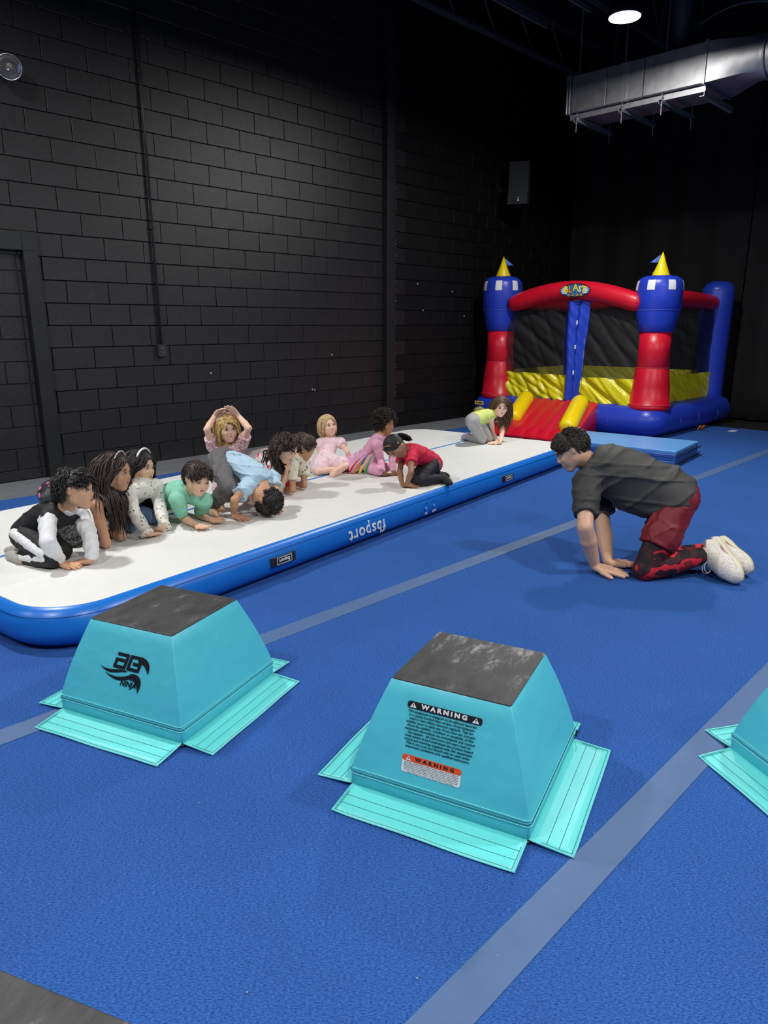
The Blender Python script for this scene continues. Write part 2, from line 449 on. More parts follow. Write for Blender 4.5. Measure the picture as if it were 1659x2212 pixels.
W(MB().lathe([(.1, 4.28), (.1, 5.6)], (8.75, 3.95, 0), 20).obj('riser_duct', black_metal, dr, True))
# trapeze hangers
fz = 3.80; fx0, fx1 = 8.40, 9.22
for k, yy in enumerate((5.0, 4.42, 3.95)):
    hr = empty('trapeze_hanger', (8.8, yy, fz)); tag(hr, ['steel trapeze hanger under the far left end of the duct', 'middle steel trapeze hanger under the duct', 'steel trapeze hanger under the duct next to the round section'][k], 'hanger')
    m = MB()
    for dy in (-.02, .02): m.box((.01, dy, 0), (fx1-fx0+.08, .003, .04))
    m.box((.01, 0, .02), (fx1-fx0+.08, .04, .003)); m.obj('cross_channel', galv_dull, hr)
    for xx in (fx0-8.8, fx1-8.8):
        MB().tube([(xx, 0, -.13), (xx, 0, 1.25)], .006, 6).obj('threaded_rod', galv_dull, hr)
        MB().cbox((xx, 0, -.03), (.022, .022, .012), .002).cbox((xx, 0, .05), (.022, .022, .012), .002).obj('rod_nut', galv_dull, hr)
m = MB().box((fx0+.03, 4.30, fz+.05), (.004, 1.62, .055)).box((fx0+.055, 4.30, fz+.024), (.05, 1.62, .004))
tag(m.obj('angle_rail', galv), 'bright steel angle rail running along the hangers below duct', 'rail')
m = MB().box((8.83, 3.49, fz+.0), (.86, .004, .05)).box((8.83, 3.515, fz-.024), (.86, .05, .004))
tag(m.obj('angle_rail', galv_dull), 'dull steel angle crossing under the duct at the right end of the bright rail', 'rail')
# cable
t = np.linspace(0, 1, 24)
pts = [(8.9+.1*a, 3.9-1.9*a, 4.62+.10*math.sin(a*7)+.12*a) for a in t]
tag(MB().tube(pts, .012, 6).obj('flexible_cable', mat('grey_cable', lin(120, 122, 128), rough=.5), smooth=True), 'grey flexible cable sagging above the round duct', 'cable')

# conduit and outlet on block wall
cm = mat('conduit_black', (.018, .018, .02, 1), rough=.35)
cr_ = empty('wall_conduit', (3.81, WY-.03, 1.16)); tag(cr_, 'thin black conduit running down the block wall to outlet box', 'conduit')
MB().tube([(0, 0, .06), (0, 0, 4.6)], .0125, 10).obj('pipe', cm, cr_, True)
MB().cbox((0, 0, 0), (.085, .055, .125), .005).obj('outlet_box', mat('outlet_box_paint', (.035, .035, .04, 1), rough=.4), cr_)
for dz in (-.022, .022):
    MB().cbox((0, -.03, dz), (.032, .008, .03), .003).obj('socket', mat('socket_grey', lin(70, 70, 76), rough=.4), cr_)
for zz in (1.2, 2.6):
    MB().cbox((0, .005, zz), (.05, .02, .02), .002).obj('pipe_clip', cm, cr_)

# emergency light, upper left on the wall
er = empty('emergency_light', (2.47, WY-.1, 3.47)); tag(er, 'black emergency light head with round lens at top left on block wall', 'lamp')
MB().cbox((-.14, .03, .0), (.22, .10, .17), .01).obj('lamp_case', cm, er)
fd = nrm(V(-.45, -.85, -.12)); u_ = nrm(np.cross(fd, V(0, 0, 1))); w_ = np.cross(u_, fd)
Rl = np.stack([u_, w_, fd], 1)
def tr(m, R, c): m.v = [tuple(R@np.array(q)+c) for q in m.v]; return m
c0 = V(.085, -.08, .01)
tr(MB().lathe([(.03, -.09), (.08, -.05), (.1, 0), (.1, .012), (.09, .012), (.085, .0), (.03, -.03)], n=28), Rl, c0).obj('lamp_head', cm, er, True)
tr(MB().tube([(.095*math.cos(a), .095*math.sin(a), .014) for a in np.linspace(0, 2*math.pi, 29)[:-1]], .006, 6, closed=True), Rl, c0).obj('lens_ring', mat('ring_chrome', lin(150, 150, 155), rough=.25, metal=.8), er, True)
gl = mat('clear_lens', (.9, .9, .9, 1), rough=.03, spec=.8); gl.node_tree.nodes['Principled BSDF'].inputs['Transmission Weight'].default_value = .95
tr(MB().lathe([(.0, .03), (.05, .026), (.088, .012), (.088, .010), (.0, .024)], n=28), Rl, c0).obj('lens', gl, er, True)
tr(MB().lathe([(.0, -.02), (.02, -.01), (.02, .005), (.0, .012)], n=12), Rl, c0).obj('bulb', mat('bulb_glass', lin(220, 215, 190), rough=.1), er, True)
MB().tube([(.0, 0, 0), (.05, -.03, .0)], .02, 8).obj('swivel', cm, er)

# loudspeaker on the wall
sr = empty('loudspeaker', (9.62, 6.62, 3.42), math.radians(28)); tag(sr, 'black wall loudspeaker tilted down in the dark corner', 'loudspeaker')
sr.rotation_euler = (0, math.radians(9), math.radians(28))
MB().cbox((0, 0, 0), (.28, .32, .60), .015).obj('cabinet', mat('speaker_cabinet', (.004, .004, .005, 1), rough=.6), sr)
MB().cbox((-.146, 0, .0), (.012, .295, .56), .006).obj('grille', mat('speaker_grille', (.004, .006, .009, 1), rough=.6, bump=(400, .5, .002)), sr)
for z_ in (.29, -.29): MB().cbox((-.146, 0, z_), (.014, .30, .02), .004).obj('grille_trim', mat('speaker_trim', (.02, .022, .025, 1), rough=.5), sr)
MB().box((-.155, -.01, -.215), (.003, .018, .03)).obj('badge', mat('speaker_badge', lin(150, 155, 165), rough=.4), sr)
MB().lathe([(0, 0), (.006, 0), (.006, .003), (0, .003)], (-.155, -.01, -.25), 8).obj('power_light', mat('power_led', (1, 1, 1, 1), emit=((.9, .95, 1, 1), 4)), sr)
sr.rotation_mode = 'XYZ'; Rs = np.array(sr.rotation_euler.to_matrix()); Ls = lambda p: Rs.T@(V(*p)-V(9.62, 6.62, 3.42))
MB().tube([Ls((9.68, 6.70, 3.42)), Ls((9.70, 6.86, 3.42)), Ls((9.70, 7.00, 3.42))], .025, 8).obj('wall_bracket', cm, sr)
MB().tube([Ls((9.70, 6.995, 3.42)), Ls((9.70, 7.03, 3.42))], .07, 12).obj('bracket_plate', cm, sr)

# ================================================================ TEXT
def text_mesh(txt, size, bold=0.0, align='CENTER', spacing=1.0, extrude=.0004, shear=0):
    cu = bpy.data.curves.new('t', 'FONT'); cu.body = txt; cu.size = size; cu.align_x = align; cu.align_y = 'CENTER'
    cu.offset = bold; cu.extrude = extrude; cu.space_character = spacing; cu.resolution_u = 2; cu.shear = shear
    ob = bpy.data.objects.new('t', cu); COL.objects.link(ob)
    dg = bpy.context.evaluated_depsgraph_get(); me = bpy.data.meshes.new_from_object(ob.evaluated_get(dg))
    bpy.data.objects.remove(ob); bpy.data.curves.remove(cu)
    v = np.array([p.co[:] for p in me.vertices]).reshape(-1, 3); f = [tuple(p.vertices) for p in me.polygons]
    bpy.data.meshes.remove(me)
    return v, f
def frame(o, ex, ey):     # 4x4 transform from local xy plane onto a surface
    ex = nrm(ex); ez = nrm(np.cross(ex, ey)); ey = np.cross(ez, ex)
    M = np.eye(4); M[:3, 0] = ex; M[:3, 1] = ey; M[:3, 2] = ez; M[:3, 3] = o
    return M
WARP = []
def put(v, M):
    v = np.array(v, float)
    if any(M is q for q in WARP):      # follow the slight bulge of the padded face
        s_ = np.clip(.5+(v[:, 1]+M[3, 0])/.31, 0, 1); v[:, 2] -= .0060*(1-np.sin(math.pi*s_))+.0023
    R_m = M[:3, :3]; return v@R_m.T+M[:3, 3]
ink = mat('black_print', (.006, .006, .008, 1), rough=.5)
white_ink = mat('white_print', (.78, .8, .82, 1), rough=.5)
def text_obj(name, txt, size, M, m, parent, dx=0, dy=0, dz=.0006, width=None, **k):
    v, f = text_mesh(txt, size, **k)
    if len(v) == 0: return None
    if width:
        w0 = v[:, 0].max()-v[:, 0].min(); v[:, 0] *= width/w0
    v = v+V(dx, dy, dz)
    return mesh_obj(name, put(v, M), f, m, parent)

# ================================================================ AIR TRACK
TA = math.radians(7.9); TC = V(3.8+(-.06)*math.cos(TA), 4.43-.06*math.sin(TA), 0)
TH = .20
tk = empty('inflatable_track', TC, TA); tag(tk, 'long white inflatable tumbling track with blue sides along the block wall', 'inflatable track')
track_white = mat('track_white_vinyl', lin(224, 225, 222), rough=.5, noise=(5, .02), bump=(25, .05, .004))
track_blue = mat('track_blue_vinyl', lin(24, 112, 205), rough=.32, spec=.5, bump=(18, .12, .004))
TL_, TWd = 5.80, 2.03
prof = [(-.06, .0), (-.01, .012), (.03, .045), (.047, .095), (.035, .15), (.012, .185), (-.012, .199)]
m = MB().loft(TL_, TWd, .30, prof, nc=12); m.obj('side_tube', track_blue, tk, True)
m = MB().loft(TL_, TWd, .30, [(-.012, .1965), (-.016, .2005), (-.03, .2015)], nc=12); m.obj('top_sheet', track_white, tk)
MB().cbox((0, 0, .2022), (TL_-.10, .028, .0012), .0004).obj('centre_line', mat('track_line_blue', lin(30, 120, 205), rough=.45), tk)
# seam line on the side
ring = MB().loft(TL_, TWd, .30, [(.0, 0)], nc=12, cap=False).v
rp = np.array(ring); cen = rp.mean(0)
def at_off(off, z):
    q = np.array(MB().loft(TL_, TWd, .30, [(off, z)], nc=12, cap=False).v); return q
MB().tube(at_off(.0295, .165), .0022, 5, closed=True).obj('side_seam', mat('track_seam', lin(14, 84, 170), rough=.4), tk)
# side writing, handles, valves: local u, on the -y side
def side_M(u, z=.1):
    # tangent plane at the side profile (camera side)
    return frame(V(u, -(TWd/2+.0475), z), V(1, 0, 0), V(0, .06, 1))
Mt = side_M(-.72, .094)
v, f = text_mesh('fbsport', .118, bold=.002, spacing=1.08, extrude=.0005)
v = v*V(-1, -1, 1); v[:, 0] *= .395/(v[:, 0].max()-v[:, 0].min())
zz = v[:, 1]; v[:, 2] += -.0 - (zz/.05)**2*.009+.003
mesh_obj('side_lettering', put(v, Mt), f, white_ink, tk)
blk_web = mat('black_webbing', (.012, .012, .014, 1), rough=.7)
for u, in ((-1.52,), (1.30,)):
    Mh = side_M(u, .11)
    mm = MB().cbox((0, 0, .008), (.16, .052, .012), .004).cbox((-.085, 0, .004), (.03, .056, .01), .003).cbox((.085, 0, .004), (.03, .056, .01), .003)
    mm.v = [tuple(q) for q in put(mm.v, Mh)]; h = mm.obj('handle', blk_web, tk)
    fr = MB()
    for c, d in (((0, .019, .0148), (.12, .003, .001)), ((0, -.019, .0148), (.12, .003, .001)), ((-.0585, 0, .0148), (.003, .04, .001)), ((.0585, 0, .0148), (.003, .04, .001))): fr.box(c, d)
    fr.v = [tuple(q) for q in put(fr.v, Mh)]; fr.obj('handle_border', white_ink, h)
    v, f = text_mesh('fbsport', .03, bold=.0008, extrude=.0003); v = v*V(-1, -1, 1)+V(0, 0, .0148)
    mesh_obj('handle_lettering', put(v, Mh), f, white_ink, h)
for u in (-.02, .09):
    Mh = side_M(u, .10)
    a = np.linspace(0, 2*math.pi, 25)[:-1]
    MB().tube(put(np.stack([.045*np.cos(a), .045*np.sin(a), -.006+0*a], 1), Mh), .0025, 5, closed=True).obj('valve_patch', track_blue, tk, True)
    mm = MB().lathe([(0, 0), (.014, 0), (.013, .008), (.0, .009)], n=16); mm.v = [tuple(q) for q in put(mm.v, Mh)]; mm.obj('valve_cap', mat('valve_blue', lin(60, 140, 225), rough=.35), tk, True)
    v, f = text_mesh('IN' if u < 0 else 'OUT', .026, bold=.0006); v = v*V(-1, -1, 1)+V(0, -.034, .003); 
    mesh_obj('valve_lettering', put(v, Mh), f, white_ink, tk)

# ================================================================ FOAM BLOCKS (truncated pyramids)
turq = mat('turquoise_vinyl', lin(84, 196, 214), rough=.36, spec=.45, bump=(5.5, .5, .022))
turq_flap = mat('turquoise_flap_vinyl', lin(104, 220, 220), rough=.4, bump=(22, .25, .003))
turq_edge = mat('turquoise_light_piping', lin(120, 222, 226), rough=.45)
stitch = mat('dark_stitching', lin(20, 70, 80), rough=.8)
def top_mat(name, wear):
    m = mat(name, lin(52, 52, 54), rough=.55, bump=(900, .3, .001)); nt = m.node_tree; b = nt.nodes['Principled BSDF']; tc = nt.nodes[m['tc']]
    n = nt.nodes.new('ShaderNodeTexNoise'); n.inputs['Scale'].default_value = 9; n.inputs['Detail'].default_value = 12; n.inputs['Roughness'].default_value = .75
    mp = nt.nodes.new('ShaderNodeMapping'); mp.inputs['Scale'].default_value = (1, 2.4, 1); mp.inputs['Rotation'].default_value = (0, 0, .35); nt.links.new(tc.outputs['Object'], mp.inputs[0]); nt.links.new(mp.outputs[0], n.inputs['Vector'])
    sx = nt.nodes.new('ShaderNodeSeparateXYZ'); nt.links.new(tc.outputs['Object'], sx.inputs[0])
    g = nt.nodes.new('ShaderNodeMapRange'); g.inputs['From Min'].default_value = -.05; g.inputs['From Max'].default_value = .2; g.inputs['To Max'].default_value = wear; nt.links.new(sx.outputs['X'], g.inputs['Value'])
    a = nt.nodes.new('ShaderNodeMath'); a.operation = 'ADD'; nt.links.new(n.outputs['Fac'], a.inputs[0]); nt.links.new(g.outputs[0], a.inputs[1])
    cr = nt.nodes.new('ShaderNodeValToRGB'); e = cr.color_ramp.elements
    e[0].position = .35; e[0].color = lin(42, 42, 44); e[1].position = .74; e[1].color = lin(140, 140, 142)
    x = e.new(.60); x.color = lin(66, 66, 68)
    nt.links.new(a.outputs[0], cr.inputs['Fac']); nt.links.new(cr.outputs['Color'], b.inputs['Base Color']); return m
top1 = top_mat('black_grip_top', .02); top2 = top_mat('worn_black_grip_top', .15)
BB, BT, BHt, SK = .575, .388, .362, .055
def foam_block(c, ang, lab, tm, flaps=True):
    root = empty('foam_block', (c[0], c[1], 0), ang); tag(root, lab, 'gym block', group=None)
    z0 = .012; z1 = z0+SK; z2 = BHt
    hb, ht = BB/2, BT/2
    # body: slightly bulging sloped sides with rounded edges
    m = MB(); layers = [(0-.004, z0), (0, z0+.006), (.002, z1-.006)]
    for t in np.linspace(0, 1, 9):
        off = (ht-hb)*t + .006*math.sin(math.pi*t); layers.append((off, z1+(z2-.006-z1)*t))
    layers.append((ht-hb-.006, z2))
    m.loft(BB, BB, .012, layers, nc=4)
    body = autosmooth(m.obj('body', turq, root), 35)
    MB().loft(BT-.006, BT-.006, .008, [(0, z2-.001), (0, z2+.0015), (-.002, z2+.0025)], nc=3).obj('grip_top', tm, root)
    # skirt seams
    for zz, off in ((z1, .0035), (z1-.007, .0035), (z1+.012, .0022)):
        q = MB().loft(BB, BB, .014, [(off, zz)], nc=4, cap=False).v
        MB().tube(q, .0011, 4, closed=True).obj('seam', stitch if zz == z1 else turq_edge, root)
    q = MB().loft(BB, BB, .014, [(.001, z0-.004)], nc=4, cap=False).v
    MB().tube(q, .0035, 4, closed=True).obj('bottom_zip', mat('dark_zip', (.02, .03, .035, 1), rough=.6), root)
    # corner seams
    for sx in (-1, 1):
        for sy in (-1, 1):
            k = .0045
            MB().tube([(sx*(hb-k), sy*(hb-k), z1), (sx*((hb+ht)/2-k+.004), sy*((hb+ht)/2-k+.004), (z1+z2)/2), (sx*(ht-k), sy*(ht-k), z2-.003)], .0016, 5).obj('corner_seam', turq_edge, root)
    if flaps:
        for k in range(4):
            a = k*math.pi/2; R = np.array([[math.cos(a), -math.sin(a), 0], [math.sin(a), math.cos(a), 0], [0, 0, 1]])
            L, Wd = .565, .135
            nx, ny = 25, 6; P = np.zeros((nx, ny, 3)); xs = np.linspace(-L/2, L/2, nx)
            for j in range(ny):
                t = j/(ny-1); P[:, j, 0] = xs; P[:, j, 1] = -(hb-.01+Wd*t)
                P[:, j, 2] = .0055+.012*(1-t)**2+.0015*np.sin(xs*19+k*2+c[0]*9)*(t-.2)
            P = P@R.T
            m = MB().grid(P); fo = m.obj('flap', turq_flap, root, True)
            md = fo.modifiers.new('s', 'SOLIDIFY'); md.thickness = .004; md.offset = 0
            def onf(x, t): return R@V(x, -(hb-.01+Wd*t), .0055+.012*(1-t)**2+.0015*math.sin(x*19+k*2+c[0]*9)*(t-.2)+.0026)
            st = MB()
            for t in (.42, .68, .95): st.tube([onf(x, t) for x in np.linspace(-L/2+.008, L/2-.008, 14)], .0007, 4)
            for x in (-L/2+.008, L/2-.008): st.tube([onf(x, t) for t in (.3, .6, .95)], .0007, 4)
            st.obj('flap_stitching', stitch, fo)
            ed = MB().tube([onf(-L/2, .1)-V(0, 0, .002)]+[onf(x, 1.0)-V(0, 0, .002) for x in np.linspace(-L/2, L/2, 14)]+[onf(L/2, .1)-V(0, 0, .002)], .0022, 5)
            ed.obj('flap_piping', turq_edge, fo)
    return root, (hb, ht, z1, z2)
def face_M(fc, u=0, t=.5):
    # local frame on the -x side face: u across (towards -y .. ), t up the slope
    hb, ht, z1, z2 = BB/2, BT/2, .067, BHt
    return None
b1, _ = foam_block((1.236, 2.392), math.radians(20.0), 'turquoise foam block with printed logo, beside near end of the inflatable track', top1)
b2, _ = foam_block((1.685, 1.262), math.radians(17.6), 'turquoise foam block with warning labels, in the foreground centre', top2)
L3 = V(2.372, .668, 0); e1 = math.radians(-120.6); d1 = V(math.cos(e1), math.sin(e1), 0); d2 = V(-d1[1], d1[0], 0)
c3 = L3+BB/2*(d1+d2)
foam_block(c3, e1+math.pi/2, 'turquoise foam block cut off by the right edge of the picture', top1)
foam_block((.122, .925), math.radians(24), 'foam block whose black top shows at the bottom left corner', top1)
# print surface: the -x face (faces the camera left-front)
def print_frame(u, s):   # u: along the edge (viewer's right positive), s: 0..1 up the slope ; on face normal -x
    hb, ht, z1, z2 = BB/2, BT/2, .067, BHt
    bow = .006*math.sin(math.pi*s)
    x = -(hb+(ht-hb)*s+bow); z = z1+(z2-z1)*s
    up = V(hb-ht, 0, z2-z1); ex = V(0, -1, 0)
    return frame(V(x-.0008, -u, z), ex, up)
# warning labels on block 2
Mw = print_frame(-.018, .5); Mw[:3, 3] += Mw[:3, 0]*.014-Mw[:3, 1]*.022; Mw[:3, 0] *= 1.25; Mw[3, 0] = -.022; WARP.append(Mw)
def wlabel():
    m = MB()
    def plate(name, w, h, cx_, cy_, mt, r=.006, dz=.0025):
        q = MB(); ring = np.array(MB().loft(w, h, r, [(0, 0)], nc=4, cap=False).v)
        ring[:, 0] += cx_; ring[:, 1] += cy_
        lo = ring.copy(); lo[:, 2] = dz; hi = ring.copy(); hi[:, 2] = dz+.0008; n = len(ring)
        o = mesh_obj(name, put(np.vstack([lo, hi]), Mw), [tuple(range(n, 2*n))]+[(i, (i+1) % n, n+(i+1) % n, n+i) for i in range(n)], mt, b2)
        return o
    plate('warning_header', .190, .021, 0, .117, ink)
    text_obj('warning_lettering', 'WARNING', .0185, Mw, white_ink, b2, 0, .117, .0036, width=.118, bold=.0009, spacing=1.5)
    for sx in (-.080, .080):
        t_ = MB().prism([(sx-.0085, .109), (sx+.0085, .109), (sx, .1245)], .0033, .0037); t_.v = [tuple(q) for q in put(t_.v, Mw)]; t_.obj('warning_triangle', white_ink, b2)
        e_ = MB().prism([(sx-.0012, .1145), (sx+.0012, .1145), (sx+.0016, .1205), (sx-.0016, .1205)], .0038, .0040).prism([(sx-.0013, .1105), (sx+.0013, .1105), (sx+.0013, .1128), (sx-.0013, .1128)], .0038, .0040)
        e_.v = [tuple(q) for q in put(e_.v, Mw)]; e_.obj('exclamation_mark', ink, b2)
    lines = [('This equipment is designed to be adhered securely', .176), ('to a carpet bonded foam surface. Hook fasteners', .168), ('need to have debris removed regularly. Test for', .164),
             ('stability prior to each use. If you have any concern', .176), ('about the stability, condition or suitability of this', .170), ('equipment discontinue use immediately and contact', .180),
             ('the supplier.  All instructors and users must be', .162), ('made aware of and understand the product hazard', .174), ('notice and warnings supplied with this equipment.', .174),
             ('This is not a toy and should only be used under', .165), ('supervised conditions with qualified instructors.', .164)]
    for i, (s_, wd) in enumerate(lines):
        text_obj('label_text_line', s_, .0088, Mw, ink, b2, -.004, .0985-i*.0105, .0034, width=wd, bold=.00012)
    plate('white_label', .152, .054, -.014, -.0595, mat('label_white', (.8, .82, .83, 1), rough=.4))
    plate('orange_header', .152, .0185, -.014, -.0415, mat('label_orange', lin(232, 84, 32), rough=.45), dz=.0031)
    text_obj('warning_lettering', 'WARNING', .0150, Mw, ink, b2, -.006, -.0415, .0043, width=.100, bold=.0006, spacing=1.7)
    t_ = MB().prism([(-.081, -.0485), (-.067, -.0485), (-.074, -.036)], .0040, .0044); t_.v = [tuple(q) for q in put(t_.v, Mw)]; t_.obj('warning_triangle', white_ink, b2)
    e_ = MB().prism([(-.0749, -.0445), (-.0731, -.0445), (-.0729, -.0395), (-.0751, -.0395)], .0045, .0047); e_.v = [tuple(q) for q in put(e_.v, Mw)]; e_.obj('exclamation_mark', ink, b2)
    gi = mat('grey_print', lin(90, 90, 95), rough=.6)
    small = ['serious injury including paralysis or death can result from improper use of this equipment', 'always inspect for wear before use and never leave unattended', 'this product is intended for use only under supervision',
             'of trained and qualified instructors in a proper facility', 'read all instructions before use and follow progressions', 'do not remove this label or alter the product in any way', 'keep fasteners clean and check that it is stable']
    for i, s_ in enumerate(small):
        text_obj('label_text_line', s_, .0040, Mw, gi, b2, -.014, -.0545-i*.0048, .0034, width=.140 if i != 6 else .12)
wlabel()
# zip pull on block 2
zp = MB().tube([(BB/2*.985, -BB/2-.003, .03), (BB/2*.97, -BB/2-.012, .052), (BB/2*.94, -BB/2-.010, .060), (BB/2*.955, -BB/2-.008, .035)], .0035, 6)
zp.obj('zip_pull', mat('zip_black', (.015, .015, .017, 1), rough=.4), b2)
# logo on block 1 (pixel coordinates of the mark mapped onto the face)
Ml = print_frame(.008, .50); Ml[3, 0] = 0.0; WARP.append(Ml)
def logo():
    # drawn in logo units 0..100 wide; y up
    P = {}
    K = .205/110
    sh = .28
    def poly(name, pts, z=.0026):
        q = MB().prism([((x-60)*K, (y-26)*K) for x, y in pts], z, z+.0008); q.v = [tuple(r) for r in put(q.v, Ml)]
        o = q.obj(name, ink, b1); return o
    def sl(x, y): return (x+y*sh, y)
    def strokes(name, segs, wd, z=.0026):
        for i, (a, b_) in enumerate(segs):
            a = V(*sl(*a)); b_ = V(*sl(*b_)); d = nrm(b_-a); n = V(-d[1], d[0])*wd/2; a = a-d*wd*.5; b_ = b_+d*wd*.5
            poly(name, [tuple(a+n), tuple(a-n), tuple(b_-n), tuple(b_+n)], z+i*.00003)
    # letter a
    strokes('logo_letter', [((27, 57), (49, 57)), ((50, 56), (50, 33)), ((27, 46), (48, 46)), ((26, 45), (26, 34)), ((26, 32.5), (49, 32.5))], 6.2)
    # letter G
    strokes('logo_letter', [((60, 57), (84, 57)), ((59, 56), (59, 33)), ((60, 32.5), (83, 32.5)), ((84, 33), (84, 43)), ((70, 44), (84, 44))], 6.2)
    def bez(pts, n=10):
        pts = np.array(pts, float); t = np.linspace(0, 1, n)[:, None]
        return (1-t)**3*pts[0]+3*(1-t)**2*t*pts[1]+3*(1-t)*t*t*pts[2]+t**3*pts[3]
    def blob(a, b_): poly('logo_swoosh', [tuple(q) for q in np.vstack([bez(a), bez(b_)[::-1]])])
    blob([(0, 28), (20, 10), (40, 22), (66, 26)], [(0, 28), (20, 18), (40, 30), (66, 28)])
    blob([(13, 17), (40, 0), (60, 6), (84, 18)], [(13, 17), (40, 8), (62, 14), (84, 26)])
    blob([(76, 24), (100, 30), (112, 16), (98, -10)], [(76, 12), (92, 14), (96, 4), (98, -10)])
    blob([(92, 60), (116, 62), (124, 48), (118, 30)], [(92, 48), (104, 48), (112, 44), (118, 30)])
    v, f = text_mesh('NINJA', 17, bold=.5, extrude=.3, shear=.25); v = v-V(*v.mean(0)); v = v*V(K*.86, K*.95, 0); v = v+V((76-60)*K, (2-26)*K, 0)
    vv = np.vstack([v+V(0, 0, .0036)]);
    mesh_obj('logo_lettering', put(vv, Ml), f, ink, b1)
logo()

# ================================================================ FOLDED MAT
ma = math.atan2(3.115-3.005, 8.112-7.205)
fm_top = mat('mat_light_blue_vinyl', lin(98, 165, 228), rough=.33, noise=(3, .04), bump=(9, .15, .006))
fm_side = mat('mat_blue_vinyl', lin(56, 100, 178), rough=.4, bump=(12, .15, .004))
fm_dark = mat('mat_fastener_dark', (.02, .022, .026, 1), rough=.8)
mr_ = empty('folded_mat', (7.66, 3.66, 0), ma+.0); tag(mr_, 'light blue folding gym mat folded flat beside the bouncy castle', 'gym mat')
for k in range(4):
    sh_ = (0, .006, .0, .008)[k]; z0 = .004+k*.037
    md_ = MB().loft(.86, 1.33, .01, [(-.004, z0), (0, z0+.006), (.0, z0+.03), (-.004, z0+.0355)], nc=3, c=(sh_, -.0))
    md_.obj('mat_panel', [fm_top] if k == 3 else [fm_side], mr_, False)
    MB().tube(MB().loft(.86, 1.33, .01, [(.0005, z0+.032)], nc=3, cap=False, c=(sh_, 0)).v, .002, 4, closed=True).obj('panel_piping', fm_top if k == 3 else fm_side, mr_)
for z_, dx in ((.022, .0), (.098, .01)):
    q = MB(); n = 14; P = np.zeros((n, 3, 3)); xs = np.linspace(-.42, .43, n)
    for j in range(3):
        P[:, j, 0] = xs+dx; P[:, j, 1] = -.684-.016*j/2; P[:, j, 2] = z_+.012*(j-1)+.006*np.sin(xs*14+j+z_*50)
    o = q.grid(P).obj('fastener_strip', fm_dark, mr_); s_ = o.modifiers.new('s', 'SOLIDIFY'); s_.thickness = .004
tag(MB().cbox((10.35, 3.42, .004), (.16, .09, .004), .001).obj('paper_sheet', mat('white_paper', lin(200, 208, 220), rough=.7)), 'small white sheet lying on carpet beside back corner of the bouncy castle', 'paper')

# ================================================================ BOUNCY CASTLE
bc = empty('bouncy_castle', (10.15, 5.3, 0)); tag(bc, 'blue, red and yellow inflatable bouncy castle with ramp in the far corner', 'bouncy castle')
OFF = V(-10.15, -5.3, 0)
def B(m, name, mt, par=bc, smooth=True, sharp=None):
    m.v = [tuple(np.array(q)+OFF) for q in m.v]
    o = m.obj(name, mt, par, smooth)
    if sharp: autosmooth(o, sharp)
    return o
def pvc(name, c, amt=.18): return mat(name, c, rough=.36, spec=.5, bump=(7, amt, .010))
bc_blue = pvc('castle_blue', lin(36, 62, 185)); bc_red = pvc('castle_red', lin(205, 18, 44)); bc_yel = pvc('castle_yellow', lin(245, 215, 8))
bc_white = mat('castle_white', lin(225, 228, 232), rough=.45)
sheet_y = mat('castle_yellow_sheet', lin(222, 214, 22), rough=.32, bump=(22, .6, .008))
seam_b = mat('castle_seam_blue', lin(70, 105, 215), rough=.4)
X0, X1, Y0, Y1, HB = 8.86, 11.45, 3.86, 6.78, .39
m = MB().loft(X1-X0, Y1-Y0, .22, [(-.12, .0), (-.03, .03), (.03, .09), (.055, .17), (.045, .26), (.0, .34), (-.08, .385), (-.2, .395), (-.5, .39)], nc=10, c=((X0+X1)/2, (Y0+Y1)/2))
base = B(m, 'inflatable_base', bc_blue)
for yy in (4.5, 5.3, 6.1):
    B(MB().tube([(X0+.06, yy, .37), (X0-.035, yy, .27), (X0-.058, yy, .18), (X0-.03, yy, .07)], .004, 5), 'base_seam', seam_b, base)
for xx in (9.5, 10.1, 10.8):
    B(MB().tube([(xx, Y0+.06, .37), (xx, Y0-.035, .27), (xx, Y0-.058, .18), (xx, Y0-.03, .07)], .004, 5), 'base_seam', seam_b, base)
B(MB().box((X0-.052, 6.62, .27), (.006, .16, .055)), 'warning_patch', mat('patch_yellow', lin(225, 190, 90), rough=.5), base, False)
Mq = frame(V(X0-.056, 6.62, .27)+OFF, V(0, -1, 0), V(0, 0, 1)); text_obj('patch_lettering', 'WARNING', .032, Mq, ink, base, bold=.001, width=.12)
for (xx, yy) in ((10.05, 3.78), (10.12, 3.76)):
    B(MB().tube([(xx-.03, yy, .01), (xx-.02, yy-.03, .07), (xx+.02, yy-.03, .07), (xx+.05, yy, .01)], .009, 6), 'anchor_strap', mat('strap_orange', lin(230, 120, 50), rough=.6), base)

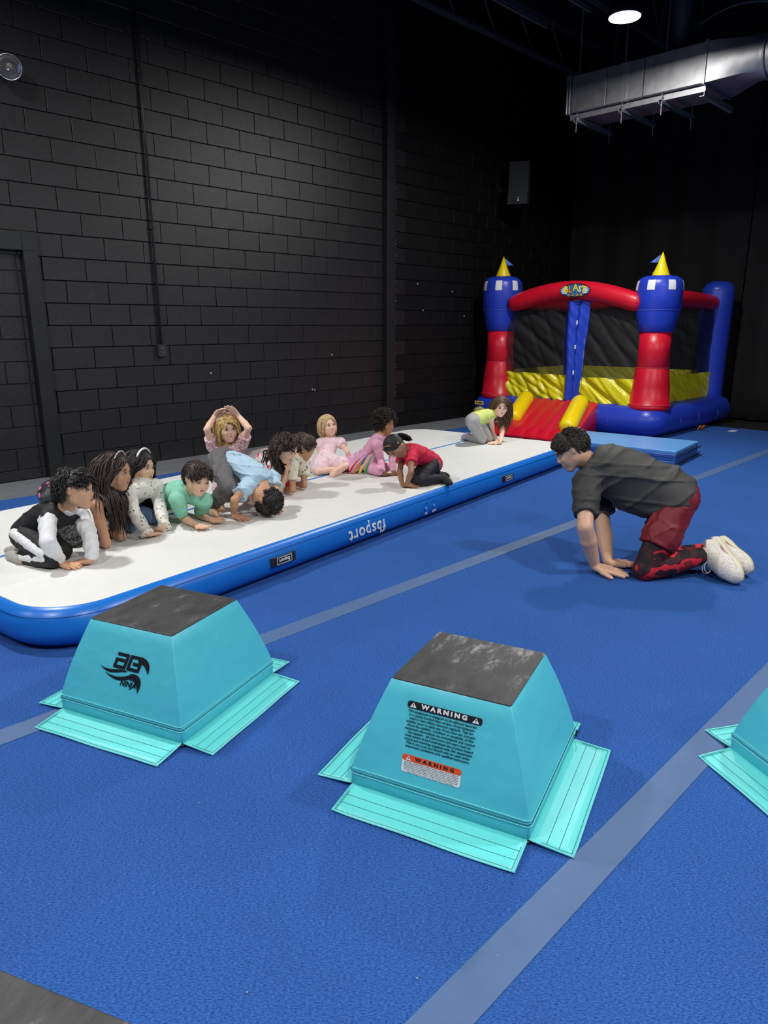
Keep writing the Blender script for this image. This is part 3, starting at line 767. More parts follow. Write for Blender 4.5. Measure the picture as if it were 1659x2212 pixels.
def tower(x, y, castle, ztop, yaw, flagdir):
    n = 40
    if castle:
        zb = HB-.03
        prof = [(.24, zb-.02), (.262, zb+.01), (.262, zb+.05), (.250, zb+.058), (.235, zb+.30), (.203, .88), (.200, .885), (.205, .89), (.195, 1.1), (.196, 1.335)]
        root = B(MB().lathe(prof, (x, y, 0), n), 'tower', bc_red)
        s = (ztop-.02-1.335)/(2.02-1.335)
        Z = lambda z: 1.335+(z-1.335)*s
        prof = [(.19, Z(1.325)), (.212, Z(1.34)), (.238, Z(1.45)), (.268, Z(1.58)), (.270, Z(1.60)), (.277, Z(1.61)), (.281, Z(1.75)), (.283, Z(1.88)), (.272, Z(1.95)), (.245, Z(1.99)), (.19, Z(2.018)), (.10, Z(2.03)), (.0, Z(2.035))]
        bulb = B(MB().lathe(prof, (x, y, 0), n), 'tower_bulb', bc_blue, root)
        for zz, rr in ((.885, .203), (HB+.025, .262)): B(MB().tube([(x+rr*math.cos(a), y+rr*math.sin(a), zz) for a in np.linspace(0, 2*math.pi, 41)[:-1]], .005, 5, closed=True), 'tower_seam', mat('castle_seam_red', lin(225, 60, 80), rough=.4), root)
        B(MB().tube([(x+.272*math.cos(a), y+.272*math.sin(a), Z(1.60)) for a in np.linspace(0, 2*math.pi, 41)[:-1]], .004, 5, closed=True), 'bulb_seam', seam_b, root)
        zc = Z(2.03)
        B(MB().lathe([(.108, zc-.01), (.108, zc), (.055, zc+.13), (.004, zc+.275), (0, zc+.276)], (x, y, 0), 24), 'roof_cone', bc_yel, root)
        # window squares lying on the bulb
        for k in range(7):
            a0 = yaw+k*2*math.pi/7; P = np.zeros((7, 5, 3))
            for i, da in enumerate(np.linspace(-.17, .17, 7)):
                for j, zz in enumerate(np.linspace(1.845, 1.965, 5)):
                    rr = np.interp(zz, [1.75, 1.88, 1.95, 1.99], [.281, .283, .272, .245])+.004
                    P[i, j] = (x+rr*math.cos(a0+da), y+rr*math.sin(a0+da), Z(zz))
            B(MB().grid(P), 'window_patch', bc_white, root)
        fl_ = MB(); P = np.zeros((8, 4, 3))
        for i, u in enumerate(np.linspace(0, 1, 8)):
            for j, v_ in enumerate(np.linspace(0, 1, 4)):
                hh = .10*(1-u)
                P[i, j] = V(x, y, zc+.25-.10*u)+nrm(flagdir)*(.02+.13*u)+V(0, 0, -hh*v_)+V(.012*math.sin(u*8), .012*math.cos(u*6), 0)*v_
        o = B(fl_.grid(P), 'flag', mat('flag_blue', lin(70, 110, 200), rough=.5), root); md = o.modifiers.new('s', 'SOLIDIFY'); md.thickness = .003
        B(MB().tube([(x, y, zc+.27), (x+flagdir[0]*.05, y+flagdir[1]*.05, zc+.1), (x+flagdir[0]*.11, y+flagdir[1]*.11, zc+.02)], .003, 4), 'flag_cord', bc_white, root)
    else:
        prof = [(.20, HB-.03), (.215, HB), (.205, HB+.06), (.205, 1.0), (.215, 1.6), (.22, 1.90), (.21, 1.95), (.17, 2.00), (.10, 2.03), (0, 2.04)]
        root = B(MB().lathe(prof, (x, y, 0), n), 'tower', bc_blue)
        B(MB().tube([(x+.222*math.cos(a), y+.222*math.sin(a), 1.91) for a in np.linspace(0, 2*math.pi, 41)[:-1]], .004, 5, closed=True), 'tower_seam', seam_b, root)
    return root
R_ = nrm(V(math.sin(YAW), -math.cos(YAW), 0))
tower(9.10, 6.48, True, 2.12, math.pi+.42, R_)
tower(9.13, 4.10, True, 2.03, math.pi+.05, -R_)
tower(11.2, 4.14, False, 2, 0, R_); tower(11.2, 6.45, False, 2, 0, R_)
def beam(p0, p1, bow, r, name='beam'):
    p0, p1 = V(*p0), V(*p1); t = np.linspace(0, 1, 28)
    pts = np.array([p0+(p1-p0)*u+V(0, 0, bow*math.sin(math.pi*u)) for u in t])
    rr = r*(1-.25*np.exp(-t*26)-.25*np.exp(-(1-t)*26))
    return B(MB().tube(pts, rr, 24), name, bc_red)
bm = beam((8.97, 6.22, 1.70), (8.97, 4.24, 1.67), .185, .125)
beam((9.25, 4.12, 1.74), (11.1, 4.14, 1.72), .02, .112); beam((9.2, 6.5, 1.74), (11.1, 6.46, 1.72), .02, .112); beam((11.2, 6.3, 1.74), (11.2, 4.3, 1.72), .08, .112)
# netting panels and yellow sheets (wrinkled)
net = bpy.data.materials.new('black_netting'); net.use_nodes = True
nt = net.node_tree; b = nt.nodes['Principled BSDF']; b.inputs['Base Color'].default_value = (.018, .018, .02, 1); b.inputs['Roughness'].default_value = .7
tr_ = nt.nodes.new('ShaderNodeBsdfTransparent'); mx = nt.nodes.new('ShaderNodeMixShader'); mx.inputs[0].default_value = .52
nt.links.new(tr_.outputs[0], mx.inputs[1]); nt.links.new(b.outputs[0], mx.inputs[2]); nt.links.new(mx.outputs[0], nt.nodes['Material Output'].inputs['Surface'])
def sheet(name, a, b_, z0f, z1f, mt, seed, amp, nx=90, nz=30, par=bc):
    r = np.random.default_rng(seed); a, b_ = V(*a, 0), V(*b_, 0); d = nrm(b_-a); nn = V(-d[1], d[0], 0); P = np.zeros((nx, nz, 3))
    ws = [(r.uniform(8, 26), r.uniform(8, 30), r.uniform(0, 6), r.uniform(.3, 1)) for _ in range(6)]
    L = np.linalg.norm(b_-a)
    for i in range(nx):
        u = i/(nx-1)
        for j in range(nz):
            v_ = j/(nz-1); z = z0f(u)+(z1f(u)-z0f(u))*v_; s_ = u*L
            wv = sum(am*max(0, math.sin(s_*kx*1.0+z*kz+ph))**3 for kx, kz, ph, am in ws)
            P[i, j] = a+d*s_+nn*(amp*wv*math.sin(math.pi*min(1, max(0, u)))**.3)+V(0, 0, z)
    o = B(MB().grid(P), name, mt, par); return o
XF = X0+.12
yz0 = lambda u: HB-.015
# front: left panel, door, right panel
DL, DR = (5.36, 5.36), (5.02, 5.02)
ysh = sheet('lower_sheet', (XF, 6.36), (XF, 5.20), yz0, lambda u: .755-.02*u, sheet_y, 1, .034)
ysh2 = sheet('lower_sheet', (XF-.01, 5.10), (XF-.01, 4.20), yz0, lambda u: .725+.01*u, sheet_y, 2, .036)
nl = sheet('netting', (XF+.02, 6.36), (XF+.02, 5.22), lambda u: .74-.02*u, lambda u: 1.68+.08*u, net, 3, .022)
nr2 = sheet('netting', (XF+.02, 5.02), (XF+.02, 4.20), lambda u: .715, lambda u: 1.75-.06*u, net, 4, .022)
# side (near), far side, back
sheet('lower_sheet', (9.3, Y0+.20), (11.02, Y0+.20), yz0, lambda u: .75, sheet_y, 5, .03)
sheet('netting', (9.3, Y0+.22), (11.02, Y0+.22), lambda u: .74, lambda u: 1.66, net, 6, .02)
sheet('lower_sheet', (11.22, 6.3), (11.22, 4.25), yz0, lambda u: .75, sheet_y, 7, .014)
sheet('netting', (11.24, 6.3), (11.24, 4.25), lambda u: .74, lambda u: 1.66, net, 8, .02)
sheet('lower_sheet', (9.3, 6.5), (11.05, 6.5), yz0, lambda u: .75, sheet_y, 9, .014)
sheet('netting', (9.3, 6.52), (11.05, 6.52), lambda u: .74, lambda u: 1.66, net, 10, .02)
# piping along netting edges
pip = mat('pale_piping', lin(150, 140, 110), rough=.6)
for yy, z_ in ((5.225, 1.70), (5.015, 1.70)):
    B(MB().tube([(XF+.0, yy, .42), (XF-.005, yy-.004, 1.0), (XF, yy+(.06 if yy > 5.1 else -.06)*0, z_)], .004, 5), 'netting_piping', pip)
# door post: two folded blue flaps
def flap(y0a, y1a, y0b, y1b, seed, xo, name):
    r = np.random.default_rng(seed); nx, nz = 14, 46; P = np.zeros((nx, nz, 3))
    for i in range(nx):
        u = i/(nx-1)
        for j in range(nz):
            v_ = j/(nz-1); z = .39+(1.73-.39)*v_
            ya = y0b+(y0a-y0b)*v_; yb = y1b+(y1a-y1b)*v_
            y = ya+(yb-ya)*u+.003*math.sin(z*11+seed)
            P[i, j] = (XF-.05+xo-.030*math.sin(u*math.pi*1.5+.3*math.sin(z*5+seed))-.004*math.sin(z*37+u*9+seed), y, z)
    o = B(MB().grid(P), name, pvc('castle_door_blue', lin(34, 66, 190), .3)); md = o.modifiers.new('s', 'SOLIDIFY'); md.thickness = .006; return o
f1 = flap(5.255, 5.08, 5.23, 5.11, 1, -.02, 'door_flap'); f2 = flap(5.13, 4.95, 5.14, 5.05, 2, .015, 'door_flap')
for z_ in (1.45, 1.13, .79): B(MB().cbox((XF-.105, 5.10-.01*z_, z_), (.006, .022, .055), .002), 'fastener_tab', bc_white, f1, False)
# logo badge on the beam
lx = 8.97-.155
def badge(name, pts, z, mt, par):
    M = frame(V(8.817, 5.125, 1.862)+OFF, V(0, -1, 0), V(-.05, 0, 1)); q = MB().prism(pts, z, z+.002)
    q.v = [tuple(r) for r in put(q.v, M)]; return q.obj(name, mt, par)
def star(n, rx, ry, j): return [((rx if k % 2 == 0 else rx*j)*math.cos(2*math.pi*k/n), (ry if k % 2 == 0 else ry*j)*math.sin(2*math.pi*k/n)) for k in range(n)]
lg = badge('castle_logo', star(40, .235, .092, .93), -.02, ink, bm)
badge('logo_backing', star(40, .215, .078, .95), -.017, mat('logo_blue', lin(40, 110, 170), rough=.5), bm)
for k in range(8):
    a = math.radians((-24, -8, 8, 24, 156, 172, 188, 204)[k]); d = V(math.cos(a), math.sin(a)*.42); p = V(-d[1], d[0])*.045
    badge('logo_ray', [tuple(d*.13+p*.4), tuple(d*.13-p*.4), tuple(d*.225)], -.0145, bc_white, bm)
ML = frame(V(8.817, 5.125, 1.862)+OFF, V(0, -1, 0), V(-.05, 0, 1))
ly = mat('logo_yellow', lin(245, 215, 50), rough=.5); lo_ = mat('logo_orange', lin(235, 150, 60), rough=.5); lc = mat('logo_cream', lin(240, 235, 190), rough=.5)
for ch, dx, dy, s_, rot, mt in (('B', -.13, .012, .115, .08, ly), ('L', -.065, .010, .115, -.08, lo_), ('A', .012, .032, .115, .05, ly), ('S', .075, .012, .105, -.2, lc), ('T', .13, .008, .115, -.3, ly)):
    for off, mm_, zz in ((.007, ink, -.014), (.0032, mt, -.011)):
        v, f = text_mesh(ch, s_, bold=off, extrude=.001); c_, s2 = math.cos(rot), math.sin(rot)
        v = np.stack([v[:, 0]*c_-v[:, 1]*s2, v[:, 0]*s2+v[:, 1]*c_, v[:, 2]], 1)+V(dx, dy, zz)
        mesh_obj('logo_letter', put(v, ML), f, mm_, bm)
for ch, dx in (('z', -.09), ('o', -.025), ('n', .04), ('e', .10)):
    for off, mm_, zz in ((.005, ink, -.012), (.0016, lo_, -.009)):
        v, f = text_mesh(ch, .062, bold=off, extrude=.001); v = v+V(dx, -.052, zz); mesh_obj('logo_letter', put(v, ML), f, mm_, bm)

# ramp with ribs, and yellow side rolls
nx, ny = 30, 73; P = np.zeros((nx, ny, 3))
def ramp_pt(u, v_):   # u 0 top .. 1 bottom, v 0 right .. 1 left
    x = 8.90-1.17*u; y = 4.70+v_*1.26-.33*u**1.2
    rib = abs(math.sin(v_*math.pi*7))**.6
    z = .31*(1-u)**.95+.07+.03*rib
    if u > .9: z -= (u-.9)/.1*.5*(z-.02)
    return V(x, y, z)
for i in range(nx):
    for j in range(ny): P[i, j] = ramp_pt(i/(nx-1), j/(ny-1))
m = MB().grid(P)
# skirts down to the floor
for edge in ([P[i, 0] for i in range(nx)], [P[i, ny-1] for i in range(nx)][::-1], [P[nx-1, j] for j in range(ny)]):
    E_ = np.array(edge); G = np.stack([E_, (E_+np.array([-.0, 0, 0]))*V(1, 1, .5), E_*V(1, 1, 0)+V(0, 0, .004)], 1)
    # slight bulge
    cent = V(8.3, 5.2, 0); dd = E_-cent; dd[:, 2] = 0; dd /= np.linalg.norm(dd, axis=1)[:, None]; G[:, 1] += dd*.035
    m.grid(G)
rp_ = B(m, 'ramp', bc_red)
def roll(p0, p1, r):
    p0, p1 = V(*p0), V(*p1); t = np.concatenate([[0, .02, .06], np.linspace(.1, .9, 12), [.94, .98, 1]])
    rr = r*np.array([.55, .8, .95]+[1]*12+[.95, .8, .55]); pts = np.array([p0+(p1-p0)*u for u in t])
    o = B(MB().tube(pts, rr, 20), 'side_roll', bc_yel); return o
roll((8.74, 5.72, .43), (8.02, 5.47, .19), .108); roll((8.72, 4.86, .43), (7.88, 4.56, .16), .115)

POSES = {
    'A': {'P': (1.287, 3.982, 0.319), 'N': (1.433, 3.778, 0.473), 'H': (1.463, 3.696, 0.585), 'SR': (1.323, 3.755, 0.445), 'SL': (1.524, 3.833, 0.401), 'ER': (1.253, 3.602, 0.365), 'EL': (1.498, 3.677, 0.318), 'WR': (1.325, 3.657, 0.231), 'WL': (1.45, 3.559, 0.239), 'FR': (1.359, 3.562, 0.217), 'FL': (1.393, 3.644, 0.218), 'QR': (1.258, 3.918, 0.328), 'QL': (1.333, 4.03, 0.309), 'KR': (1.288, 3.669, 0.26), 'KL': (1.379, 3.775, 0.251), 'AR': (1.217, 3.885, 0.233), 'AL': (1.27, 3.973, 0.232), 'TR': (1.187, 3.991, 0.222), 'TL': (1.215, 4.07, 0.224), 'hf': (0.702, -0.711, -0.04), 'hu': (0.146, 0.089, 0.985)},
    'B': {'P': (1.552, 4.216, 0.464), 'N': (1.712, 3.898, 0.474), 'H': (1.788, 3.938, 0.601), 'SR': (1.612, 3.823, 0.444), 'SL': (1.794, 3.965, 0.406), 'ER': (1.625, 3.775, 0.239), 'EL': (1.751, 3.854, 0.235), 'WR': (1.635, 3.944, 0.228), 'WL': (1.756, 4.021, 0.228), 'FR': (1.666, 4.049, 0.222), 'FL': (1.769, 4.129, 0.221), 'QR': (1.524, 4.148, 0.463), 'QL': (1.578, 4.284, 0.459), 'KR': (1.53, 3.978, 0.248), 'KL': (1.625, 4.113, 0.248), 'AR': (1.503, 4.234, 0.245), 'AL': (1.57, 4.363, 0.245), 'TR': (1.477, 4.352, 0.226), 'TL': (1.538, 4.48, 0.226), 'hf': (0.618, -0.777, -0.119), 'hu': (0.171, -0.015, 0.985)},
    'C': {'P': (1.964, 4.297, 0.272), 'N': (2.019, 4.053, 0.46), 'H': (2.049, 4.148, 0.564), 'SR': (1.91, 4.054, 0.442), 'SL': (2.125, 4.116, 0.43), 'ER': (1.863, 3.902, 0.348), 'EL': (2.07, 3.975, 0.322), 'WR': (1.879, 3.793, 0.242), 'WL': (2.02, 3.849, 0.243), 'FR': (1.97, 3.841, 0.219), 'FL': (1.976, 3.94, 0.219), 'QR': (1.927, 4.237, 0.277), 'QL': (2.014, 4.343, 0.26), 'KR': (1.879, 3.981, 0.261), 'KL': (2.064, 4.079, 0.249), 'AR': (1.862, 4.223, 0.245), 'AL': (1.952, 4.295, 0.245), 'TR': (1.867, 4.337, 0.226), 'TL': (1.933, 4.408, 0.226), 'hf': (0.476, -0.874, -0.096), 'hu': (0.154, -0.025, 0.988)},
    'D': {'P': (2.223, 4.219, 0.314), 'N': (2.235, 3.912, 0.41), 'H': (2.25, 3.816, 0.506), 'SR': (2.128, 3.864, 0.391), 'SL': (2.319, 3.865, 0.346), 'ER': (2.201, 3.948, 0.245), 'EL': (2.346, 3.991, 0.226), 'WR': (2.205, 3.791, 0.222), 'WL': (2.332, 3.838, 0.227), 'FR': (2.226, 3.694, 0.218), 'FL': (2.353, 3.742, 0.22), 'QR': (2.176, 4.173, 0.31), 'QL': (2.268, 4.267, 0.31), 'KR': (2.224, 4.41, 0.252), 'KL': (2.321, 4.502, 0.252), 'AR': (2.27, 4.636, 0.245), 'AL': (2.322, 4.732, 0.245), 'TR': (2.271, 4.744, 0.227), 'TL': (2.317, 4.84, 0.227), 'hf': (-0.053, -0.967, -0.247), 'hu': (0.163, -0.253, 0.954)},
    'E': {'P': (2.601, 4.08, 0.546), 'N': (2.725, 3.8, 0.418), 'H': (2.674, 3.708, 0.322), 'SR': (2.608, 3.8, 0.404), 'SL': (2.833, 3.848, 0.412), 'ER': (2.443, 3.721, 0.355), 'EL': (2.758, 3.689, 0.347), 'WR': (2.492, 3.812, 0.236), 'WL': (2.804, 3.797, 0.237), 'FR': (2.513, 3.714, 0.216), 'FL': (2.764, 3.704, 0.218), 'QR': (2.546, 4.039, 0.552), 'QL': (2.656, 4.12, 0.54), 'KR': (2.469, 3.837, 0.411), 'KL': (2.583, 3.926, 0.389), 'AR': (2.45, 4.013, 0.254), 'AL': (2.565, 4.124, 0.257), 'TR': (2.426, 3.907, 0.222), 'TL': (2.539, 4.019, 0.222), 'hf': (-0.409, 0.835, -0.369), 'hu': (0.218, -0.303, -0.928)},
    'F': {'P': (2.844, 4.385, 0.268), 'N': (2.904, 4.467, 0.566), 'H': (2.879, 4.426, 0.693), 'SR': (2.797, 4.502, 0.568), 'SL': (2.962, 4.371, 0.578), 'ER': (2.709, 4.425, 0.701), 'EL': (2.941, 4.248, 0.705), 'WR': (2.819, 4.487, 0.784), 'WL': (2.937, 4.373, 0.79), 'FR': (2.845, 4.418, 0.847), 'FL': (2.87, 4.391, 0.858), 'QR': (2.826, 4.446, 0.254), 'QL': (2.859, 4.322, 0.269), 'KR': (2.708, 4.233, 0.248), 'KL': (2.785, 4.092, 0.249), 'AR': (2.826, 4.426, 0.244), 'AL': (2.869, 4.303, 0.245), 'TR': (2.883, 4.516, 0.226), 'TL': (2.922, 4.396, 0.226), 'hf': (-0.29, -0.956, -0.048), 'hu': (-0.071, -0.029, 0.997)},
    'G': {'P': (3.094, 4.445, 0.405), 'N': (3.092, 4.13, 0.475), 'H': (3.101, 4.028, 0.568), 'SR': (2.994, 4.079, 0.436), 'SL': (3.181, 4.175, 0.414), 'ER': (3.01, 4.061, 0.242), 'EL': (3.112, 4.137, 0.231), 'WR': (3.042, 4.214, 0.23), 'WL': (3.126, 4.077, 0.375), 'FR': (3.068, 4.31, 0.223), 'FL': (3.116, 4.022, 0.459), 'QR': (3.043, 4.402, 0.397), 'QL': (3.146, 4.487, 0.4), 'KR': (3.047, 4.198, 0.249), 'KL': (3.173, 4.287, 0.25), 'AR': (3.045, 4.434, 0.245), 'AL': (3.126, 4.517, 0.245), 'TR': (3.026, 4.543, 0.226), 'TL': (3.103, 4.625, 0.226), 'hf': (0.292, -0.796, -0.53), 'hu': (0.49, -0.351, 0.798)},
    'H': {'P': (3.354, 4.471, 0.348), 'N': (3.303, 4.176, 0.428), 'H': (3.393, 4.185, 0.524), 'SR': (3.213, 4.115, 0.411), 'SL': (3.4, 4.208, 0.395), 'ER': (3.184, 4.075, 0.237), 'EL': (3.348, 4.141, 0.236), 'WR': (3.203, 4.22, 0.228), 'WL': (3.369, 4.285, 0.228), 'FR': (3.22, 4.313, 0.222), 'FL': (3.379, 4.378, 0.222), 'QR': (3.302, 4.434, 0.343), 'QL': (3.398, 4.518, 0.344), 'KR': (3.182, 4.253, 0.25), 'KL': (3.312, 4.318, 0.249), 'AR': (3.268, 4.459, 0.245), 'AL': (3.375, 4.532, 0.245), 'TR': (3.291, 4.561, 0.226), 'TL': (3.386, 4.636, 0.226), 'hf': (0.583, -0.743, -0.328), 'hu': (0.353, -0.132, 0.926)},
    'I': {'P': (3.959, 4.608, 0.265), 'N': (4.107, 4.708, 0.455), 'H': (4.083, 4.701, 0.571), 'SR': (4.013, 4.719, 0.418), 'SL': (4.172, 4.64, 0.421), 'ER': (3.939, 4.624, 0.32), 'EL': (4.131, 4.507, 0.352), 'WR': (3.911, 4.532, 0.231), 'WL': (4.192, 4.511, 0.235), 'FR': (3.892, 4.451, 0.217), 'FL': (4.125, 4.462, 0.218), 'QR': (3.904, 4.619, 0.257), 'QL': (4.015, 4.615, 0.251), 'KR': (3.763, 4.465, 0.241), 'KL': (4.028, 4.407, 0.261), 'AR': (3.962, 4.445, 0.232), 'AL': (3.839, 4.367, 0.231), 'TR': (4.056, 4.45, 0.228), 'TL': (3.933, 4.379, 0.227), 'hf': (-0.179, -0.979, 0.096), 'hu': (-0.083, 0.113, 0.99)},
    'J': {'P': (4.208, 4.34, 0.268), 'N': (4.208, 4.166, 0.507), 'H': (4.26, 4.173, 0.623), 'SR': (4.113, 4.13, 0.474), 'SL': (4.311, 4.164, 0.478), 'ER': (4.183, 4.151, 0.325), 'EL': (4.243, 4.069, 0.36), 'WR': (4.119, 4.063, 0.231), 'WL': (4.208, 4.025, 0.232), 'FR': (4.208, 4.056, 0.216), 'FL': (4.297, 4.042, 0.216), 'QR': (4.154, 4.312, 0.263), 'QL': (4.263, 4.368, 0.265), 'KR': (4.103, 4.089, 0.25), 'KL': (4.239, 4.141, 0.25), 'AR': (4.128, 4.301, 0.245), 'AL': (4.248, 4.356, 0.245), 'TR': (4.107, 4.399, 0.226), 'TL': (4.244, 4.456, 0.226), 'hf': (0.207, -0.971, -0.115), 'hu': (0.109, -0.094, 0.99)},
    'K': {'P': (4.307, 3.673, 0.339), 'N': (4.061, 3.737, 0.464), 'H': (3.94, 3.745, 0.507), 'SL': (4.016, 3.647, 0.423), 'SR': (4.102, 3.829, 0.413), 'EL': (3.902, 3.548, 0.343), 'ER': (3.997, 3.754, 0.307), 'WL': (3.941, 3.631, 0.231), 'WR': (3.921, 3.659, 0.234), 'FL': (4.029, 3.609, 0.216), 'FR': (4.012, 3.643, 0.217), 'QL': (4.262, 3.628, 0.34), 'QR': (4.332, 3.73, 0.339), 'KL': (4.048, 3.592, 0.248), 'KR': (4.115, 3.706, 0.247), 'AL': (4.26, 3.544, 0.244), 'AR': (4.315, 3.625, 0.245), 'TL': (4.236, 3.444, 0.227), 'TR': (4.416, 3.622, 0.226), 'hf': (-0.499, -0.267, -0.824), 'hu': (-0.669, 0.723, 0.171)},
    'L': {'P': (5.939, 4.527, 0.457), 'N': (6.263, 4.507, 0.469), 'H': (6.259, 4.424, 0.585), 'SR': (6.151, 4.463, 0.45), 'SL': (6.371, 4.479, 0.424), 'ER': (6.247, 4.501, 0.296), 'EL': (6.252, 4.381, 0.319), 'WR': (6.165, 4.38, 0.229), 'WL': (6.136, 4.319, 0.232), 'FR': (6.068, 4.411, 0.217), 'FL': (6.165, 4.415, 0.217), 'QR': (5.876, 4.501, 0.452), 'QL': (6.003, 4.55, 0.451), 'KR': (6.031, 4.479, 0.253), 'KL': (6.145, 4.47, 0.253), 'AR': (6.09, 4.708, 0.246), 'AL': (6.157, 4.707, 0.246), 'TR': (6.133, 4.81, 0.227), 'TL': (6.209, 4.806, 0.227), 'hf': (-0.587, -0.784, -0.202), 'hu': (-0.093, -0.182, 0.979)},
    'M': {'P': (4.122, 1.632, 0.434), 'N': (3.97, 2.122, 0.58), 'H': (3.825, 2.179, 0.688), 'SL': (3.808, 2.044, 0.504), 'SR': (4.129, 2.129, 0.461), 'EL': (3.614, 1.931, 0.295), 'ER': (3.992, 2.015, 0.212), 'WL': (3.714, 1.904, 0.047), 'WR': (3.836, 1.884, 0.045), 'FL': (3.77, 1.759, 0.022), 'FR': (3.968, 1.806, 0.024), 'QL': (4.038, 1.579, 0.433), 'QR': (4.207, 1.683, 0.423), 'KL': (3.82, 1.648, 0.058), 'KR': (3.968, 1.657, 0.061), 'AL': (4.155, 1.403, 0.133), 'AR': (4.308, 1.421, 0.118), 'TL': (4.044, 1.245, 0.033), 'TR': (4.207, 1.239, 0.043), 'hf': (-0.502, 0.646, -0.576), 'hu': (-0.207, 0.557, 0.805)},
}

# ================================================================ FIGURES: signed-distance bodies turned into meshes
class Field:
    def __init__(s, lo, hi, vox):
        s.lo = np.asarray(lo, float)-3*vox; s.vox = vox
        s.n = np.ceil((np.asarray(hi)+3*vox-s.lo)/vox).astype(int)+1
        s.a = np.full(s.n, 1.0, np.float32)
    def region(s, lo, hi, pad):
        i0 = np.clip(np.floor((lo-pad-s.lo)/s.vox).astype(int), 0, s.n-1); i1 = np.clip(np.ceil((hi+pad-s.lo)/s.vox).astype(int)+1, 1, s.n)
        if np.any(i1 <= i0): return None, None
        ax = [s.lo[k]+s.vox*np.arange(i0[k], i1[k]) for k in range(3)]
        return tuple(slice(i0[k], i1[k]) for k in range(3)), np.stack(np.meshgrid(*ax, indexing='ij'), -1).astype(np.float32)
    def add(s, pr, k=.01, infl=0.0, sub=False):
        lo, hi = pbox(pr, infl); sl, X = s.region(lo, hi, k*1.5+3*s.vox)
        if sl is None: return
        d = pdist(pr, X, infl); a = s.a[sl]
        if sub:
            b = -d; h = np.clip(.5-.5*(a-b)/max(k, 1e-6), 0, 1); r = a*(1-h)+b*h+k*h*(1-h); s.a[sl] = r
        else:
            h = np.clip(.5+.5*(a-d)/max(k, 1e-6), 0, 1); s.a[sl] = a*(1-h)+d*h-k*h*(1-h)
    def grid(s):
        ax = [s.lo[k]+s.vox*np.arange(s.n[k]) for k in range(3)]
        return np.stack(np.meshgrid(*ax, indexing='ij'), -1).astype(np.float32)
    def mesh(s):
        a = s.a; S = a < 0; n = np.array(a.shape)
        c = np.zeros(n-1, np.int8)
        for dx in (0, 1):
            for dy in (0, 1):
                for dz in (0, 1): c += S[dx:n[0]-1+dx, dy:n[1]-1+dy, dz:n[2]-1+dz]
        I = np.argwhere((c > 0) & (c < 8)); idx = np.full(n-1, -1, np.int32); idx[tuple(I.T)] = np.arange(len(I))
        acc = np.zeros((len(I), 3)); cnt = np.zeros(len(I))
        cor = [(x, y, z) for x in (0, 1) for y in (0, 1) for z in (0, 1)]
        for p in cor:
            for ax in range(3):
                if p[ax]: continue
                q = list(p); q[ax] = 1
                A = a[tuple((I+p).T)]; B_ = a[tuple((I+q).T)]; m = (A < 0) != (B_ < 0)
                t = np.where(m, A/np.where(m, A-B_, 1), 0); pos = np.tile(np.array(p, float), (len(I), 1)); pos[:, ax] += t
                acc[m] += pos[m]; cnt[m] += 1
        v = s.lo+(I+acc/cnt[:, None])*s.vox
        F_ = []
        for ax in range(3):
            o = [i for i in range(3) if i != ax]
            s0 = [slice(None)]*3; s1 = [slice(None)]*3; s0[ax] = slice(0, -1); s1[ax] = slice(1, None)
            E_ = np.argwhere(S[tuple(s0)] != S[tuple(s1)]); E_ = E_[(E_[:, o[0]] > 0) & (E_[:, o[1]] > 0) & (E_[:, o[0]] < n[o[0]]-1) & (E_[:, o[1]] < n[o[1]]-1)]
            if len(E_) == 0: continue
            ins = S[tuple(E_.T)]
            def g(da, db):
                e = E_.copy(); e[:, o[0]] += da; e[:, o[1]] += db; return idx[tuple(e.T)]
            q = np.stack([g(-1, -1), g(0, -1), g(0, 0), g(-1, 0)], 1)
            flip = ins if ax != 1 else ~ins
            q = np.where(flip[:, None], q, q[:, ::-1]); F_.append(q)
        f = np.vstack(F_); f = f[(f >= 0).all(1)]
        return v, f
def np_mesh(name, v, f, mt, parent, loc):
    me = bpy.data.meshes.new(name); v = (v-np.asarray(loc)).astype(np.float32)
    me.vertices.add(len(v)); me.vertices.foreach_set('co', v.ravel())
    me.loops.add(f.size); me.loops.foreach_set('vertex_index', f.ravel().astype(np.int32))
    me.polygons.add(len(f)); me.polygons.foreach_set('loop_start', np.arange(0, f.size, 4, dtype=np.int32))
    me.polygons.foreach_set('loop_total', np.full(len(f), 4, np.int32)); me.update(calc_edges=True)
    return finish(name, me, mt, parent, True)
def pbox(p, t=0):
    if p[0] == 'rc':
        a, b, ra, rb = p[1:5]; r = max(ra, rb)+t; return np.minimum(a, b)-r, np.maximum(a, b)+r
    c, R, rad = p[1:4]; e = np.abs(R)@(np.asarray(rad)+t); return c-e, c+e
def pdist(p, X, t=0):
    if p[0] == 'rc':
        a, b, ra, rb = p[1:5]; ba = (b-a).astype(np.float32); q = X-a.astype(np.float32); L = float(ba@ba)+1e-12
        h = np.clip((q@ba)/L, 0, 1); return np.linalg.norm(q-h[..., None]*ba, axis=-1)-(ra+(rb-ra)*h)-t
    c, R, rad = p[1:4]; q = (X-c.astype(np.float32))@R.astype(np.float32); r = (np.asarray(rad)+t).astype(np.float32)
    k0 = np.linalg.norm(q/r, axis=-1); k1 = np.linalg.norm(q/(r*r), axis=-1)+1e-9
    return k0*(k0-1)/k1
rc = lambda a, b, ra, rb=None: ('rc', np.asarray(a, float), np.asarray(b, float), ra, ra if rb is None else rb)
el = lambda c, R, rad: ('el', np.asarray(c, float), np.asarray(R, float), np.asarray(rad, float))
def plane_sd(X, p, n): return (X-np.asarray(p, np.float32))@np.asarray(nrm(n), np.float32)
